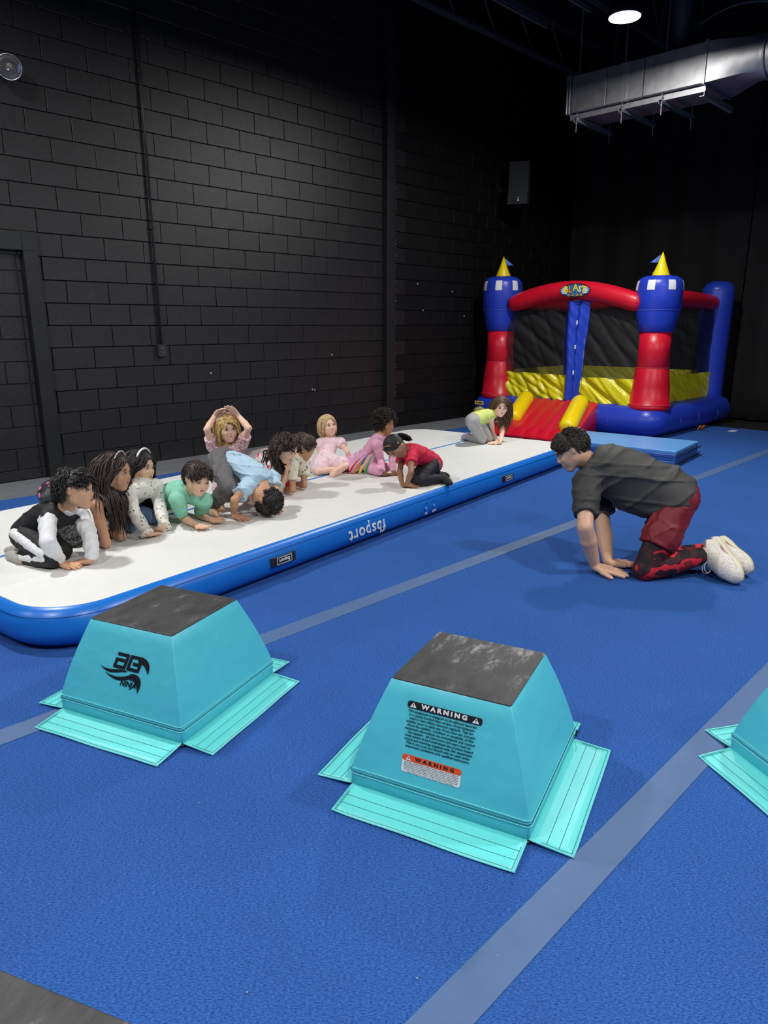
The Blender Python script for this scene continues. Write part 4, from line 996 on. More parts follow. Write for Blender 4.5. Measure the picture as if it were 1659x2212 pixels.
def folds(X, amp, wl, seed, dirn=None):
    r = np.random.default_rng(seed); out = 0
    for i in range(3):
        d = nrm(r.normal(size=3)) if dirn is None else nrm(np.asarray(dirn)+.45*r.normal(size=3)); e = nrm(r.normal(size=3)); k = 2*math.pi/wl*r.uniform(.7, 1.4)
        ph = X@d.astype(np.float32)*k+1.3*np.sin(X@e.astype(np.float32)*k*.5+r.uniform(0, 6))
        out = out+(1-np.abs(np.sin(ph*.5)))**3*r.uniform(.5, 1)
    return -amp*out

def hand_prims(Wp, Fp, n, side, L, curl=0.15, spread=1.0, thumb=1.0, r=None):
    """palm, four unequal fingers, thumb. n = palm normal, side=+1 left hand / -1 right hand"""
    Wp = np.asarray(Wp, float); f = nrm(np.asarray(Fp)-Wp); n = nrm(n-f*(n@f)); l = side*np.cross(n, f)  # l points to thumb side
    r = r or L*.066; out = []
    kn = []
    for i, (o, kl) in enumerate(((.20, .50), (.068, .53), (-.065, .51), (-.19, .46))):
        k = Wp+f*L*kl+l*L*o; kn.append(k)
        out.append((rc(Wp+f*L*.08+l*L*o*.45, k, L*.115, r*1.35), .006*L/.12))
    for i, (fl_, sp) in enumerate(((.40, .16), (.45, .05), (.42, -.06), (.33, -.20))):
        d = nrm(f+l*sp*spread*1.25); p = kn[i]; seg = (.45, .30, .25); rr = r*(1, 1.03, 1, .9)[i]
        for j, sg in enumerate(seg):
            d = nrm(d+n*curl*(1+j*.6)); q = p+d*L*fl_*sg; out.append((rc(p, q, rr*(1-.08*j), rr*(1-.08*(j+1))), .0018)); p = q
    b = Wp+f*L*.14+l*L*.14; d = nrm(f*.75+l*.75*thumb+n*.15); p = b
    for j, (sg, rr) in enumerate(((.24, r*1.45), (.17, r*1.12), (.13, r*1.0))):
        q = p+d*L*sg; out.append((rc(p, q, rr, rr*.9), .003)); p = q; d = nrm(d+f*.35)
    return out

LIBH = {}
def head_prims(C, R, hh, adult=False, nosek=1.0):
    """C head middle, R columns (right, forward, up), hh head height"""
    T = lambda x, y, z: C+R@(V(x, y, z)*hh)
    out = []
    wd = .355 if not adult else .325
    out.append((el(T(0, -.07, .10), R, V(wd, .43, .385)*hh), .01))
    out.append((el(T(0, .06, -.12), R, V(wd*.80, .31, .33)*hh), .03*hh/.2))
    out.append((rc(T(wd*.55, .02, -.24), T(.07, .24, -.40), .085*hh, .065*hh), .03*hh/.2))
    out.append((rc(T(-wd*.55, .02, -.24), T(-.07, .24, -.40), .085*hh, .065*hh), .03*hh/.2))
    out.append((el(T(0, .265, -.41), R, V(.085, .075, .07)*hh), .02*hh/.2))
    ck = .115 if not adult else .085
    for s in (-1, 1):
        out.append((rc(T(s*.17, .25, -.13), T(s*.15, .24, -.22), ck*hh, ck*.9*hh), .02*hh/.2))
        out.append((rc(T(s*.06, .315, .085), T(s*.20, .27, .075), .055*hh, .045*hh), .015*hh/.2))
    out.append((el(T(0, .30, -.26), R, V(.12, .075, .10)*hh), .02*hh/.2))
    out.append((rc(T(0, .335, .03), T(0, .405*1, -.105), .028*hh*nosek, .046*hh*nosek), .012*hh/.2))
    for s in (-1, 1): out.append((el(T(s*.042, .375, -.13), R, V(.032, .035, .028)*hh*nosek), .006*hh/.2))
    out.append((rc(T(-.055, .362, -.232), T(.055, .362, -.232), .016*hh), .008*hh/.2))
    out.append((rc(T(-.042, .355, -.272), T(.042, .355, -.272), .019*hh), .008*hh/.2))
    subs = [(el(T(s*.145, .40, .005), R, V(.075, .075, .05)*hh), .02*hh/.2) for s in (-1, 1)]
    subs.append((rc(T(-.06, .385, -.25), T(.06, .385, -.25), .006*hh), .004*hh/.2))
    ears = []
    for s in (-1, 1):
        Re = R@np.array(Matrix.Rotation(s*.35, 3, 'Z'))
        ears.append((el(T(s*(wd+.012), -.03, -.02), Re, V(.028, .075, .115)*hh), .006))
    return out, subs, ears, T

hairs = {}
def hair_mat(name, c1, c2, rough=.5):
    if name in MATS: return MATS[name]
    m = mat(name, c1, rough, spec=.45); nt = m.node_tree; b = nt.nodes['Principled BSDF']; tc = nt.nodes[m['tc']]
    n = nt.nodes.new('ShaderNodeTexNoise'); n.inputs['Scale'].default_value = 60; n.inputs['Detail'].default_value = 3; nt.links.new(tc.outputs['Object'], n.inputs['Vector'])
    cr = nt.nodes.new('ShaderNodeValToRGB'); cr.color_ramp.elements[0].position = .35; cr.color_ramp.elements[1].position = .68
    cr.color_ramp.elements[0].color = c1; cr.color_ramp.elements[1].color = c2
    nt.links.new(n.outputs['Fac'], cr.inputs['Fac']); nt.links.new(cr.outputs['Color'], b.inputs['Base Color'])
    bn = nt.nodes.new('ShaderNodeBump'); bn.inputs['Strength'].default_value = .5; bn.inputs['Distance'].default_value = .003
    nt.links.new(n.outputs['Fac'], bn.inputs['Height']); nt.links.new(bn.outputs['Normal'], b.inputs['Normal'])
    return m
def skin_mat(name, c):
    return mat(name, c, rough=.5, spec=.4, noise=(22, .07), bump=(140, .08, .001))

def build_person(key, h, label, skin, hh=None, adult=False, wear=(), hair=None, hands=None, feet='skin', voxel=.0050, eyes='open', eye_c=None, group=None, brow=None, mouth='closed', lip=None, extra=None):
    J = {k: V(*v) for k, v in POSES[key].items()}
    base_z = 0.0 if adult else .2015
    root = empty('person', (J['P'][0], J['P'][1], base_z)); tag(root, label, 'person', group)
    loc = V(J['P'][0], J['P'][1], base_z)
    hh = hh or (.130*h if adult else .175*h)
    hf, hu = nrm(J['hf']), nrm(J['hu']); hr = np.cross(hf, hu); HR = np.stack([hr, hf, hu], 1); HC = J['H']
    P, N = J['P'], J['N']; ax = nrm(N-P); sP = nrm(J['QR']-J['QL']); sN = nrm(J['SR']-J['SL'])
    K = dict(ua=(.030, .024), fa=(.0265, .0165), th=(.050, .034), ca=(.035, .022), ch=(.098, .066), wa=(.084, .058), hp=(.094, .064)) if adult else \
        dict(ua=(.0250, .0205), fa=(.0220, .0150), th=(.047, .033), ca=(.033, .022), ch=(.077, .055), wa=(.069, .054), hp=(.076, .059))
    L = np.linalg.norm(N-P)
    torso = []; fr = {}
    for t in (0.0, .2, .4, .6, .8, .92):
        s_ = nrm(sP*(1-t)+sN*t); s_ = nrm(s_-ax*(s_@ax)); f_ = np.cross(ax, s_)
        w_ = np.interp(t, [0, .4, .8, .92], [K['hp'][0], K['wa'][0], K['ch'][0], K['ch'][0]*.72])*h
        d_ = np.interp(t, [0, .4, .8, .92], [K['hp'][1], K['wa'][1], K['ch'][1], K['ch'][1]*.72])*h
        c = P+(N-P)*t-f_*.018*h*math.sin(math.pi*t)-f_*.0*h
        R = np.stack([s_, f_, ax], 1); fr[t] = (c, R, w_, d_)
        torso.append((el(c, R, V(w_, d_, L*(.22 if t < .9 else .12))), .03))
    front = fr[.6][1][:, 1]
    neck = [(rc(N-ax*.01*h, HC+HR@(V(0, -.10, -.22)*hh), .034*h, .034*h if not adult else .036*h), .012)]
    limbs = {}
    for s in 'RL':
        S, E, Wr, Q, Kn, A = (J[c+s] for c in 'SEWQKA')
        limbs['sh'+s] = [(rc(N-ax*.05*h, S, (.040 if adult else .034)*h, (.036 if adult else .029)*h), .02)]
        m1 = S+(E-S)*.45
        limbs['ua'+s] = [(rc(S, m1, K['ua'][0]*h*1.08, K['ua'][0]*h*.98), .012), (rc(m1, E, K['ua'][0]*h*.98, K['ua'][1]*h), .012)]
        m2 = E+(Wr-E)*.35
        limbs['fa'+s] = [(rc(E, m2, K['fa'][0]*h*.97, K['fa'][0]*h*1.0), .008), (rc(m2, Wr, K['fa'][0]*h, K['fa'][1]*h), .008)]
        limbs['th'+s] = [(rc(Q, Q+(Kn-Q)*.5, K['th'][0]*h*(1.1 if not adult else .80), K['th'][0]*h*.92), .02), (rc(Q+(Kn-Q)*.5, Kn, K['th'][0]*h*.92, K['th'][1]*h), .012)]
        m3 = Kn+(A-Kn)*.35
        limbs['ca'+s] = [(rc(Kn, m3, K['ca'][0]*h*.98, K['ca'][0]*h*1.05), .01), (rc(m3, A, K['ca'][0]*h*1.05, K['ca'][1]*h), .008)]
        T = J['T'+s]; fk = .62 if adult else 1.0; df = nrm(T-A); shin = nrm(A-Kn); hd = nrm(shin-df*(shin@df))
        heel = A+hd*(.010 if adult else .022)*h-df*.02*h
        limbs['ft'+s] = [(rc(A, heel, .024*h*(fk+.2 if adult else 1), .022*h*fk), .01), (rc(heel, T-df*.02*h+hd*.008*h, .022*h*fk, .020*h*fk), .015), (rc(A, T-df*.03*h, .022*h*fk, .018*h*fk), .015), (rc(T-df*.03*h+hd*(.01*h if adult else 0), T+df*(.012*h if not adult else -.01*h)+hd*(.01*h if adult else 0), .021*h*fk, .013*h*fk), .01)]
    hands = hands or {}
    hp = {}
    for s in 'RL':
        hd = dict(n=V(0, 0, -1), curl=.0, spread=1.0, thumb=1.0); hd.update(hands.get(s, {}))
        Wr, F_ = J['W'+s].copy(), J['F'+s].copy()
        if abs(hd['n'][2]+1) < .01 and F_[2] < base_z+.06:   # flat on the ground
            F_ = V(F_[0], F_[1], base_z+.010*h/1.1)
            Wr2 = V(Wr[0], Wr[1], max(Wr[2]-.008, base_z+.018*h/1.1)); hp[s] = hand_prims(Wr2, V(F_[0], F_[1], base_z+.011*h/1.1), np.asarray(hd['n'], float), 1 if s == 'L' else -1, (.108 if adult else .108)*h, hd['curl'], hd['spread'], hd['thumb'])
        else: hp[s] = hand_prims(Wr, F_, np.asarray(hd['n'], float), 1 if s == 'L' else -1, .106*h, hd['curl'], hd['spread'], hd['thumb'])
        limbs['ha'+s] = hp[s]
    head, subs, ears, T_ = head_prims(HC, HR, hh, adult)
    # ---- body mesh
    groups = [torso, neck]+[limbs[a+s] for s in 'RL' for a in ('sh', 'ua', 'fa', 'ha', 'th', 'ca', 'ft')]
    allp = [p for g in groups for p in g]+head+ears
    lo = np.min([pbox(p[0])[0] for p in allp], 0); hi = np.max([pbox(p[0])[1] for p in allp], 0)
    F0 = Field(lo, hi, voxel)
    for pr, k in torso: F0.add(pr, k*h)
    for pr, k in head: F0.add(pr, k)
    for pr, k in subs: F0.add(pr, k, sub=True)
    for pr, k in ears: F0.add(pr, k)
    for pr, k in neck: F0.add(pr, k)
    for s in 'RL':
        for a in ('sh', 'ua', 'fa', 'ha', 'th', 'ca', 'ft'):
            for pr, k in limbs[a+s]: F0.add(pr, k)
    ground = F0.lo[2]+F0.vox*np.arange(F0.n[2]); F0.a = np.maximum(F0.a, (base_z+.0005-ground)[None, None, :].astype(np.float32))
    v, f = F0.mesh(); body = np_mesh('body', v, f, skin, root, loc)
    # ---- face details
    for s in (-1, 1):
        if eyes == 'none': break
        ez = .047 if not adult else .040
        c = T_(s*.145, .325 if not adult else .312, .0)
        m = MB().ell(c-loc, HR, V(ez, ez*.9, ez*.66)*hh, 14, 10); e_ = m.obj('eye', mat('eye_white', lin(205, 198, 194), rough=.3), root, True)
        look = nrm(hf)
        ic = c+look*ez*hh*.66; m = MB().ell(ic-loc, HR, V(ez*.50, ez*.34, ez*.54)*hh, 12, 8); m.obj('iris', eye_c or mat('eye_brown', lin(38, 24, 18), rough=.15), e_, True)
        lid = [T_(s*(.145+dx), .325+.048-abs(dx)*.32, .036-abs(dx)*.35-(.022 if eyes == 'narrow' else 0)) for dx in np.linspace(-.055, .055, 7)]
        MB().tube(np.array(lid)-loc, np.array([.004, .008, .010, .011, .010, .008, .004])*hh*1.25, 6).obj('eyelashes', mat('lash_dark', lin(30, 20, 16), rough=.6), root, True)
        bw = [T_(s*(.145+dx), .325+.052-abs(dx-.0)*.45-(.02 if dx > 0 else 0), .115-abs(dx+.01)*.28) for dx in np.linspace(-.075, .085, 8)]
        MB().tube(np.array(bw)-loc, np.array([.007, .012, .014, .014, .012, .010, .007, .003])*hh, 6).obj('eyebrow', brow or mat('brow_dark', lin(34, 24, 20), rough=.8), root, True)
    lipm = lip or mat('lips_rose', lin(170, 92, 88), rough=.45)
    if eyes != 'none':
        mz = -.252
        up_ = [T_(x, .398-x*x*4, mz+.010-.10*abs(x)+(.02*abs(x)/.07)) for x in np.linspace(-.075, .075, 9)]
        lw_ = [T_(x, .394-x*x*5, mz-.020+.12*abs(x)) for x in np.linspace(-.065, .065, 9)]
        m = MB().tube(np.array(up_)-loc, np.array([.004, .010, .013, .014, .013, .014, .013, .010, .004])*hh, 6).tube(np.array(lw_)-loc, np.array([.004, .011, .016, .018, .018, .018, .016, .011, .004])*hh, 6)
        lo_ = m.obj('lips', lipm, root, True)
        if mouth == 'open':
            MB().ell(T_(0, .365, mz-.012)-loc, HR, V(.05, .03, .028)*hh, 12, 8).obj('mouth_opening', mat('mouth_dark', lin(40, 12, 12), rough=.6), root, True)
    # ---- clothing
    ctx = dict(J=J, fr=fr, torso=torso, limbs=limbs, neck=neck, ax=ax, P=P, N=N, L=L, h=h, front=front, loc=loc, root=root, T=T_, HR=HR, hh=hh, HC=HC, bz=base_z, sP=sP, sN=sN)
    for wspec in wear: garment(ctx, **wspec)
    if hair: make_hair(ctx, **hair)
    if extra: extra(ctx)
    return root, ctx

def garment(c, name, m, torso=None, sleeve=None, legs=None, foot=False, infl=.008, wl=.06, amp=.0022, vox=.0066, seed=1, neckcut=.03, flare=0, hem_drop=0, prims=None, parts=None, k=.012, dirn=None, thick=None, sl_infl=None, leg_infl=None, label=None, yoke=True, drape=None, hips=0):
    """torso=(t0,t1) range along the spine; sleeve 0..2; legs 0..2"""
    J, h = c['J'], c['h']; pieces = []
    if torso is not None:
        t0, t1 = torso; pr = [(p, kk) for p, kk in c['torso']]
        if t1 > .85 and yoke: pr = pr+c['limbs']['shR']+c['limbs']['shL']
        if hips:
            for s in 'RL':
                Q = J['Q'+s]; pr = pr+[(rc(Q+(J['K'+s]-Q)*.10, Q+c['ax']*.06*h, hips*h, hips*h*.9), .012)]
        if drape:
            for t_ in np.linspace(drape[0], drape[1], 4):
                fc, fR, fw_, fd_ = c['fr'][.4]; q_ = c['P']+(c['N']-c['P'])*t_+fR[:, 1]*(drape[2]*math.sin(math.pi*(t_-drape[0]+.12)/(drape[1]-drape[0]+.24))+.0)
                pr = pr+[(el(q_, fR, V(fw_*.92, fd_*.9, c['L']*.16)), .03)]
        pl = []
        if t0 is not None: pl.append((c['P']+(c['N']-c['P'])*t0, -c['ax']))
        if t1 < .9: pl.append((c['P']+(c['N']-c['P'])*t1, c['ax']))
        elif neckcut is not None: pl.append((c['N']+c['ax']*neckcut*h, c['ax']))
        pieces.append((pr, infl, pl, .03*h))
    if sleeve:
        for s in (sleeve if isinstance(sleeve, dict) else {'R': sleeve, 'L': sleeve}).items():
            s, f_ = s; pr = list(c['limbs']['sh'+s])+list(c['limbs']['ua'+s]); S, E, Wr = J['S'+s], J['E'+s], J['W'+s]
            if f_ <= 1: pl = [(S+(E-S)*f_, E-S)]
            else:
                pr += c['limbs']['fa'+s]; pl = [(E+(Wr-E)*(f_-1), Wr-E)]
            pieces.append((pr, (sl_infl if sl_infl is not None else infl), pl, .012))
    if legs:
        for s in 'RL':
            pr = list(c['limbs']['th'+s]); Q, Kn, A = J['Q'+s], J['K'+s], J['A'+s]
            if legs <= 1: pl = [(Q+(Kn-Q)*legs, Kn-Q)]
            else:
                pr += c['limbs']['ca'+s]; pl = [(Kn+(A-Kn)*(legs-1), A-Kn)] if legs < 2 else []
            pieces.append((pr, (leg_infl if leg_infl is not None else infl), pl, .012))
    if foot:
        for s in 'RL':
            Kn, A = J['K'+s], J['A'+s]
            pieces.append((list(c['limbs']['ft'+s])+[(rc(A+(Kn-A)*.18, A, .024*h), .01)], infl, [(A+(Kn-A)*.16, Kn-A)], .01))
    if prims: pieces.append(([(p, kk) for p, kk in prims], 0, parts or [], k))
    allp = [(p, i) for pr, i, _, _ in pieces for p, kk in pr]
    lo = np.min([pbox(p, i)[0] for p, i in allp], 0); hi = np.max([pbox(p, i)[1] for p, i in allp], 0)
    G = Field(lo-amp*2, hi+amp*2, vox); X = G.grid(); tot = np.full(G.a.shape, 1.0, np.float32)
    for n_, (pr, i, pl, k0) in enumerate(pieces):
        G.a[:] = 1.0
        for p, kk in pr: G.add(p, kk if kk < .02 else kk*h, i)
        for q, nn in pl: G.a = np.maximum(G.a, plane_sd(X, q, nn))
        h_ = np.clip(.5+.5*(tot-G.a)/.018, 0, 1); tot = tot*(1-h_)+G.a*h_-.018*h_*(1-h_)
    if amp: tot = tot+folds(X, amp, wl, seed, dirn).astype(np.float32)
    tot = np.maximum(tot, (c['bz']+.0008)-X[..., 2])
    G.a = tot; v, f = G.mesh()
    o = np_mesh(name, v, f, m, c['root'], c['loc'])
    if label: o['label'] = label
    return o

def make_hair(c, m, cap=.05, style='short', n=220, length=.08, width=.011, wave=0.0, freq=40, seed=3, fringe=.6, comb=(0, -.3, -1), gravity=.5, curl=0.0, hairline=.30, name='hair', face_w=.29, back_low=-.28, lift=0.0, part=None, side_low=-.05, strand_r=1.0, jit=.05, tuck=None):
    HR, hh, T, HC = c['HR'], c['hh'], c['T'], c['HC']; r = np.random.default_rng(seed)
    wd = .355 if c['h'] < 1.5 else .325
    C0 = T(0, -.07, .10); rad = V(wd, .43, .385)*hh
    # cap
    Fh = Field(C0-hh*.75, C0+hh*.75, .0045)
    Fh.add(el(C0, HR, rad+cap*hh), .001)
    X = Fh.grid(); q = ((X-HC.astype(np.float32))@HR.astype(np.float32))/hh
    rz0 = (hairline+.22)/2+.12; cz0 = hairline-rz0; fz = np.where(q[..., 2] > cz0, np.sqrt((q[..., 0]/face_w)**2+((q[..., 2]-cz0)/rz0)**2), np.abs(q[..., 0])/face_w)
    face = np.maximum((fz-1)*face_w, (.08-q[..., 1])*.9)
    Fh.a = np.maximum(Fh.a, -face*hh)
    lowc = np.where(q[..., 1] > -.05, side_low-(q[..., 1]+.05)*.0, back_low+(side_low-back_low)*np.clip((q[..., 1]+.33)/.28, 0, 1))
    Fh.a = np.maximum(Fh.a, (lowc-q[..., 2])*hh)
    for s in (-1, 1):
        ear = np.sqrt(((q[..., 0]-s*.40)/.16)**2+((q[..., 1]+.01)/.11)**2+((q[..., 2]+.05)/.15)**2)-1
        if style in ('short', 'afro0', 'tail'): Fh.a = np.maximum(Fh.a, -ear*hh*.12)
    X2 = q; st = np.sin(q[..., 0]*46+3*np.sin(q[..., 1]*9))*np.sin(q[..., 2]*13+q[..., 1]*5)
    Fh.a += (.006*hh*st).astype(np.float32)
    v, f = Fh.mesh(); V_ = [v-c['loc']]; F_ = [f]; nv = len(v)
    # strands, all simulated together in the head frame (units of head height)
    gl = HR.T@V(0, 0, -1); lng = style in ('long', 'bob')
    segs = 9 if (lng or style == 'tail') else 5
    E0 = V(wd, .43, .385); O0 = V(0, -.07, .10); rz = (hairline+.22)/2+.12; cz = hairline-rz
    ells = [(HR.T@(fr_[0]-HC)/hh, HR.T@fr_[1], V(fr_[2]+.014, fr_[3]+.014, c['L']*.20+.012)/hh) for t_, fr_ in c['fr'].items() if t_ >= .4]
    caps = []
    for s_ in 'RL':
        for q_ in c['limbs']['sh'+s_]+c['limbs']['ua'+s_]: caps.append((HR.T@(q_[0][1]-HC)/hh, HR.T@(q_[0][2]-HC)/hh, (max(q_[0][3], q_[0][4])+.016)/hh))
    D_ = r.normal(size=(n*14, 3)); D_ /= np.linalg.norm(D_, axis=1)[:, None]; p = D_*E0+O0
    infr = lambda q: (q[:, 1] > .12) & (q[:, 2] > -.62)
    fval = lambda q: np.where(q[:, 2] > cz, np.hypot(q[:, 0]/face_w, (q[:, 2]-cz)/rz), np.abs(q[:, 0])/face_w)
    ok = ~((p[:, 2] < side_low+.03) & (p[:, 1] > -.1)) & (p[:, 2] > back_low+.1) & ~(infr(p) & (fval(p) < 1.02)) & ~((p[:, 1] > .30) & (p[:, 2] < .2))
    if lng: ok &= ~((p[:, 1] > .24) & (p[:, 2] < .40))
    p = p[ok][:n]; n = len(p); nn = (p-O0)/E0**2; nn /= np.linalg.norm(nn, axis=1)[:, None]
    unit = lambda a: a/(np.linalg.norm(a, axis=1)[:, None]+1e-9)
    cb = np.tile(V(*comb), (n, 1)); dist = None
    if lng:
        sd_ = np.where(p[:, 0] > (part or 0), 1, -1); cb = np.stack([sd_*(.5+.9*np.maximum(0, p[:, 2])+.6*np.maximum(0, p[:, 1])), -.25+0*sd_, -1+0*sd_], 1)
    elif style == 'tail':
        cb = V(.02, -.44, -.12)-p; dist = np.linalg.norm(cb, axis=1)
    elif style == 'afro': cb = r.normal(size=(n, 3))
    else:
        fm_ = p[:, 1] > -.05; cb[fm_] = np.stack([comb[0]+(.05+jit)*r.normal(size=fm_.sum()), np.full(fm_.sum(), fringe), np.full(fm_.sum(), -.25)], 1)
    vel = unit(unit(cb-nn*(cb*nn).sum(1)[:, None])+nn*lift+jit*r.normal(size=(n, 3)))
    Ln = length/hh*r.uniform(.75, 1.15, n)
    if dist is not None: Ln = np.minimum(dist*1.15, 1.2)
    ds = (Ln/segs)[:, None]; cp = (cap*r.uniform(.65, 1.08, n))[:, None]; ph = r.uniform(0, 6.3, n)
    k1 = unit(np.cross(vel, nn)); q = O0+(p-O0)*(1+cp*.8/np.linalg.norm(p-O0, axis=1)[:, None]); pts = [q]; alive = np.ones(n, bool); stop = np.full(n, 99)
    for j in range(segs):
        vel = unit(vel+gl*gravity*(.15+.13*j))
        if style == 'tail': vel = unit(V(.02, -.44, -.12)-q)
        q = q+vel*ds*alive[:, None]
        for _ in range(2 if lng else 1):
            e = (q-O0)/(E0+cp); le = np.linalg.norm(e, axis=1)[:, None]; q = np.where(le < 1, O0+e/np.maximum(le, 1e-6)*(E0+cp), q)
            hit = infr(q) & (fval(q) < 1)
            if lng:
                sx_ = np.sign(q[:, 0]-(part or 0)*.2+1e-6); lim = np.where(q[:, 2] > cz, face_w*np.sqrt(np.maximum(0, 1-((q[:, 2]-cz)/rz)**2)), face_w)
                q[:, 0] = np.where(hit, np.maximum(np.abs(q[:, 0]), lim)*sx_, q[:, 0])
                for tc_, tR, trad in ells:
                    e = (q-tc_)@tR/trad; le = np.linalg.norm(e, axis=1)[:, None]; q = np.where(le < 1, tc_+(e/np.maximum(le, .05)*trad)@tR.T, q)
                for a_, b_, r_c in caps:
                    ba = b_-a_; h_ = np.clip((q-a_)@ba/(ba@ba), 0, 1)[:, None]; w_ = q-(a_+h_*ba); le = np.linalg.norm(w_, axis=1)[:, None]
                    q = np.where(le < r_c, a_+h_*ba+w_/np.maximum(le, 1e-3)*r_c, q)
                if tuck is not None:
                    m_ = (q[:, 2] > -.5) & (q[:, 2] < .12); q[:, 1] = np.where(m_, np.minimum(q[:, 1], tuck+.1*np.clip(q[:, 2]/.12, 0, 1)), q[:, 1])
            else:
                new = hit & alive; stop[new] = j+1; alive &= ~hit
        wz = (q*hh)@HR[2]+HC[2]; sink = np.maximum(0, c['bz']+.006-wz)/hh; q = q+sink[:, None]*HR[2][None, :]
        vel = unit(q-pts[-1]+vel*1e-6); pts.append(q.copy())
    PT = np.stack(pts, 1)      # n, segs+1, 3
    if wave or curl:
        tt = np.arange(segs+1)[None, :]/segs*Ln[:, None]*freq+ph[:, None]; am = (wave+curl)*np.minimum(1, np.arange(segs+1)/3)[None, :]
        kk2 = np.cross(unit(PT[:, -1]-PT[:, 0]), k1)
        PT = PT+k1[:, None, :]*(am*np.sin(tt))[..., None]+(kk2[:, None, :]*(am*np.cos(tt))[..., None] if curl else 0)
    rr = (width/hh*r.uniform(.7, 1.3, n)*strand_r)[:, None]*np.array([.7]+[1]*(segs-3)+[.9, .7, .2])[None, :]
    rr = np.where(np.arange(segs+1)[None, :] >= stop[:, None], width/hh*.12, rr)
    Tn = np.gradient(PT, axis=1); Tn /= (np.linalg.norm(Tn, axis=2)[..., None]+1e-9)
    ref = np.broadcast_to(nn[:, None, :], Tn.shape); u_ = ref-Tn*(ref*Tn).sum(2)[..., None]; u_ = u_/(np.linalg.norm(u_, axis=2)[..., None]+1e-6); w_ = np.cross(Tn, u_)
    ring = np.stack([PT+rr[..., None]*(math.cos(a)*u_+math.sin(a)*w_) for a in (0, math.pi/2, math.pi, 1.5*math.pi)], 2)   # n, s+1, 4, 3
    Vh = (ring.reshape(-1, 3)*hh)@HR.T+HC-c['loc']
    b_ = (np.arange(n)*(segs+1)*4)[:, None, None]+(np.arange(segs)*4)[None, :, None]+np.arange(4)[None, None, :]
    b2_ = (np.arange(n)*(segs+1)*4)[:, None, None]+(np.arange(segs)*4)[None, :, None]+((np.arange(4)+1) % 4)[None, None, :]
    Fh_ = np.stack([b_, b2_, b2_+4, b_+4], -1).reshape(-1, 4)+len(v)
    vv = np.vstack([v-c['loc'], Vh]); qf = np.vstack([f, Fh_]).astype(np.int32)
    return np_mesh(name, vv+c['loc'], qf, m, c['root'], c['loc'])

# skin, hair and cloth colours
sk_tan = skin_mat('skin_tan', lin(206, 158, 126)); sk_tan2 = skin_mat('skin_warm_brown', lin(190, 142, 112)); sk_fair = skin_mat('skin_fair', lin(236, 196, 174))
sk_light = skin_mat('skin_light', lin(222, 178, 150)); sk_dark = skin_mat('skin_dark_brown', lin(150, 106, 82)); sk_brown = skin_mat('skin_brown', lin(176, 122, 86)); sk_man = skin_mat('skin_man', lin(212, 168, 142))
hr_black = hair_mat('hair_black', lin(14, 12, 13), lin(44, 38, 38)); hr_dbrown = hair_mat('hair_dark_brown', lin(24, 16, 14), lin(66, 48, 42)); hr_brown = hair_mat('hair_brown', lin(52, 34, 24), lin(118, 84, 58))
hr_blonde = hair_mat('hair_blonde', lin(150, 118, 62), lin(218, 190, 128)); hr_lblonde = hair_mat('hair_pale_blonde', lin(176, 140, 96), lin(226, 200, 158)); hr_curl = hair_mat('hair_curly_black', lin(20, 15, 13), lin(62, 50, 44), .55)
cl = lambda n, c, wlv=.7, b=(90, .15, .001): mat(n, c, rough=wlv, bump=b, noise=(30, .05))
c_black = cl('cloth_black', lin(20, 20, 22)); c_white = cl('cloth_white', lin(222, 223, 226)); c_dgrey = cl('cloth_dark_grey', lin(66, 68, 70)); c_green = cl('cloth_mint', lin(138, 208, 182))
c_lblue = cl('cloth_pale_blue', lin(176, 205, 226)); c_jeans = cl('cloth_grey_jeans', lin(98, 96, 98), b=(160, .4, .002)); c_denim = cl('cloth_denim', lin(112, 140, 178), b=(160, .4, .002))
c_red = cl('cloth_red', lin(176, 22, 40)); c_navy = cl('cloth_navy', lin(22, 24, 33)); c_char = cl('cloth_charcoal', lin(54, 54, 53)); c_maroon = cl('cloth_maroon', lin(116, 14, 28), .6)
c_lgrey = ramp_mat('cloth_marl_grey', 'noise', 120, [(.3, lin(135, 136, 138)), (.6, lin(176, 176, 178))], const=False); c_lime = cl('cloth_lime', lin(206, 220, 120)); c_pink = cl('cloth_pink', lin(226, 168, 196))
c_sockw = cl('sock_white', lin(200, 198, 200)); c_sockg = cl('sock_grey', lin(165, 163, 160))
p_bows = ramp_mat('print_bows', 'voronoi', 34, [(0, lin(226, 222, 212)), (.10, lin(50, 50, 54)), (.20, lin(230, 226, 216))])
p_stripe = ramp_mat('print_stripes', 'wave', 14, [(0, lin(120, 150, 178)), (.5, lin(214, 222, 226))], dist=2.5)
p_navyfl = ramp_mat('print_navy_floral', 'voronoi', 16, [(0, lin(232, 190, 130)), (.22, lin(220, 110, 160)), (.34, lin(24, 22, 34))])
p_knit = ramp_mat('print_grey_knit', 'edge', 55, [(0, lin(40, 40, 42)), (.09, lin(92, 92, 94)), (.2, lin(150, 150, 152))], const=False)
p_pinkpat = ramp_mat('print_pink_lattice', 'edge', 48, [(0, lin(190, 130, 148)), (.10, lin(236, 214, 218))])
p_floralw = ramp_mat('print_white_floral', 'voronoi', 17, [(0, lin(205, 60, 90)), (.2, lin(232, 130, 150)), (.30, lin(226, 224, 222))])
p_floralg = ramp_mat('print_cream_floral', 'voronoi', 24, [(0, lin(196, 60, 80)), (.17, lin(84, 120, 74)), (.30, lin(222, 214, 194))])
p_pinkdot = ramp_mat('print_pale_pink', 'voronoi', 30, [(0, lin(160, 130, 165)), (.14, lin(226, 196, 206)), (.4, lin(232, 206, 214))])
